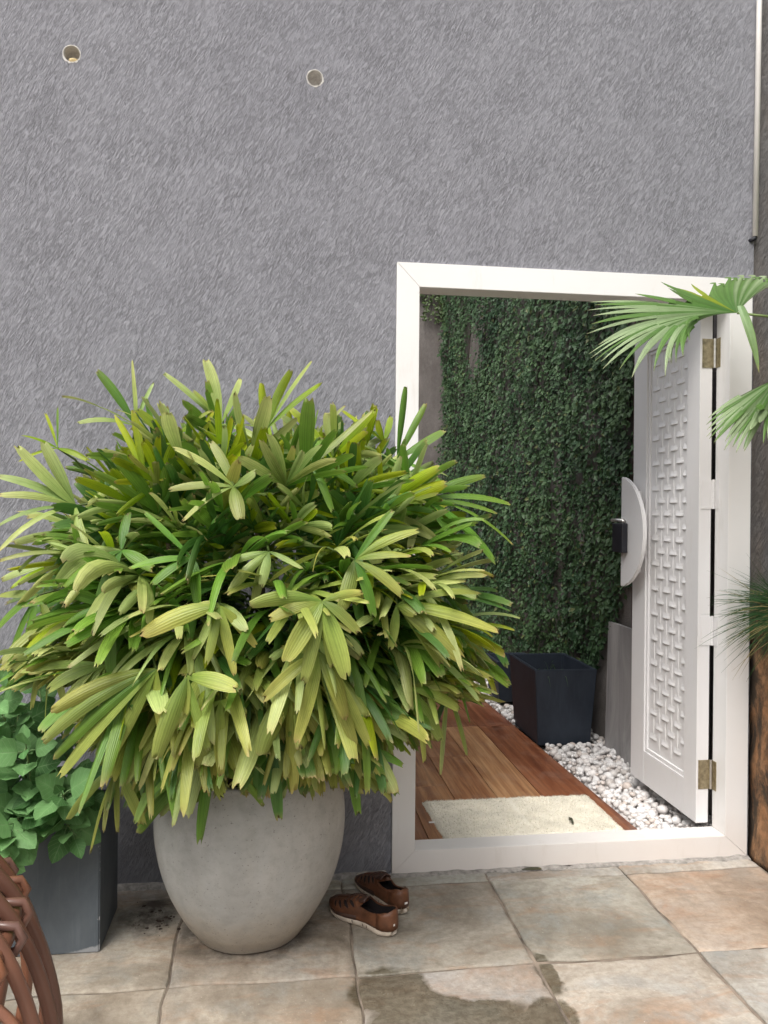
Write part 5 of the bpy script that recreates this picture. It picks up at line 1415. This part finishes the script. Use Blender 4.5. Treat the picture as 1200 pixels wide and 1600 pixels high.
gt = empty('grass_tuft', (1.93, 2.72, 0.9)); tag(gt, 'fine dark green grass tuft spilling over the stone planter edge', 'grass')
bl = Blade(); rt_ = random.Random(12); root = Vector((1.90, 2.70, 0.965))
for k in range(560):
    a = rt_.gauss(math.pi, 0.75); e = rt_.gauss(0.36, 0.42)
    d = Vector((math.cos(a) * math.cos(e), math.sin(a) * math.cos(e) * 0.75, math.sin(e))).normalized()
    L = rt_.uniform(0.14, 0.33); sag = rt_.uniform(0.10, 0.50)
    b = root + Vector((rt_.uniform(-.05, .06), rt_.uniform(-.06, .06), rt_.uniform(-0.02, 0.03)))
    pts = []
    for s_ in range(8):
        t = s_ / 7; p = b + d * (L * t) + Vector((0, 0, -sag * L * t * t))
        p.y = min(p.y, 2.885)
        if p.x > 1.83 and p.z < 0.945 and p.x < 1.955: p.z = 0.945
        pts.append(p)
    g = rt_.uniform(0.7, 1.4); col = (0.035 * g, 0.085 * g, 0.030 * g, 1) if rt_.random() < 0.88 else (0.30, 0.24, 0.11, 1)
    blade_tri(bl, pts, rt_.uniform(0.0026, 0.0052), col)
tag(inst('blades', bl.mesh('blades', M['grass']), gt), kind='stuff')

# ================================================================== rattan chair at the lower left
ch = empty('rattan_chair', (-1.02, 1.42, 0)); tag(ch, 'red brown rattan tub chair with bowed canes at the lower left corner', 'chair')
CC = Vector((-1.005, 1.40, 0)); prof = [(0.50, 0.0), (0.565, 0.12), (0.605, 0.26), (0.618, 0.36), (0.605, 0.46), (0.578, 0.56), (0.540, 0.645), (0.49, 0.72), (0.43, 0.785), (0.37, 0.83)]
prof = [(r_, z * 0.95) for r_, z in prof]
cp = smoothstep_pts([(r_, 0, z) for r_, z in prof], 3)
mb = MB(); mb.tube(cp, 0.0128, 8); rib_me = mesh('cane_rib', mb.v, mb.f, M['rattan'], True)
mb = MB(); zr = 0.595; rr_ = 0.535
mb.tube([(rr_ - 0.02, 0, zr - 0.028), (rr_ + 0.022, 0, zr - 0.022), (rr_ + 0.034, 0, zr), (rr_ + 0.022, 0, zr + 0.022), (rr_ - 0.02, 0, zr + 0.028), (rr_ - 0.032, 0, zr), (rr_ - 0.02, 0, zr - 0.028)], 0.0085, 7, False)
wrap_me = mesh('cane_wrap', mb.v, mb.f, M['rattan'], True)
NR = 36
for k in range(NR):
    a = 2 * math.pi * k / NR + rf.uniform(-0.01, 0.01)
    inst('cane_rib', rib_me, ch, Matrix.Translation(CC) @ Matrix.Rotation(a, 4, 'Z'))
    for q in (0.085,):
        inst('cane_wrap', wrap_me, ch, Matrix.Translation(CC) @ Matrix.Rotation(a + q, 4, 'Z'))
def hoop(name, r_, z, tr):
    vs, fs = [], []
    n = 72; m_ = 8
    for i in range(n):
        a = 2 * math.pi * i / n
        for j in range(m_):
            b = 2 * math.pi * j / m_; q = r_ + tr * math.cos(b); vs.append((CC.x + q * math.cos(a), CC.y + q * math.sin(a), z + tr * math.sin(b)))
    for i in range(n):
        for j in range(m_):
            fs.append((i * m_ + j, ((i + 1) % n) * m_ + j, ((i + 1) % n) * m_ + (j + 1) % m_, i * m_ + (j + 1) % m_))
    obj(name, vs, fs, M['rattan'], ch, True)
hoop('binding_ring', rr_ + 0.004, zr, 0.016); hoop('binding_ring', rr_ - 0.024, zr + 0.01, 0.012); hoop('rim', 0.365, 0.796, 0.02); hoop('base_ring', 0.50, 0.015, 0.015); hoop('inner_hoop', 0.575, 0.26, 0.012); hoop('seat_ring', 0.40, 0.39, 0.014)
vs, fs = lathe([(0.40, 0.385), (0.40, 0.40), (0.3, 0.412), (0.001, 0.415)], 48, (CC.x, CC.y)); obj('seat', vs, fs, M['rattan'], ch, True)

dl2 = empty('dry_leaf', (0.95, 2.868, 0.0)); tag(dl2, 'blackened dry leaf on the cement strip below the door sill', 'leaf')
bl = Blade(); bl.seg(Vector((0.905, 2.866, 0.008)), Vector((0.94, 2.862, 0.020)), Vector((0.985, 2.866, 0.008)), 0.014, Vector((0, -0.5, 0.8)), 'k', rr, keel=0.3)
inst('blade', bl.mesh('blade', M['grass']), dl2)

# ================================================================== dirt spilled between planter and pot
dt = MB(); rd = random.Random(6)
for k in range(70):
    c = Vector((-0.385 + rd.gauss(0, 0.04), 2.66 + rd.gauss(0, 0.055), 0.001)); r_ = 0.0012 + 0.008 * rd.random() ** 3
    if (c.x - PC[0]) ** 2 + (c.y - PC[1]) ** 2 < 0.2 ** 2 or c.x < -0.52: continue
    n = 6; vs = [c + Vector((0, 0, r_ * 0.55))]
    for q in range(n):
        a = 6.283 * q / n; rr2 = r_ * rd.uniform(0.7, 1.3); vs.append(c + Vector((rr2 * math.cos(a), rr2 * math.sin(a), 0)))
    dt.add(vs, [(0, q + 1, (q + 1) % n + 1) for q in range(n)])
sd_ = dt.build('soil_spill', M['soil'], None, True); tag(sd_, kind='stuff'); sd_['label'] = 'dark soil crumbs spilled between slate planter and egg shaped pot'

for o in ROOTS:
    if '_base' in o: del o['_base']
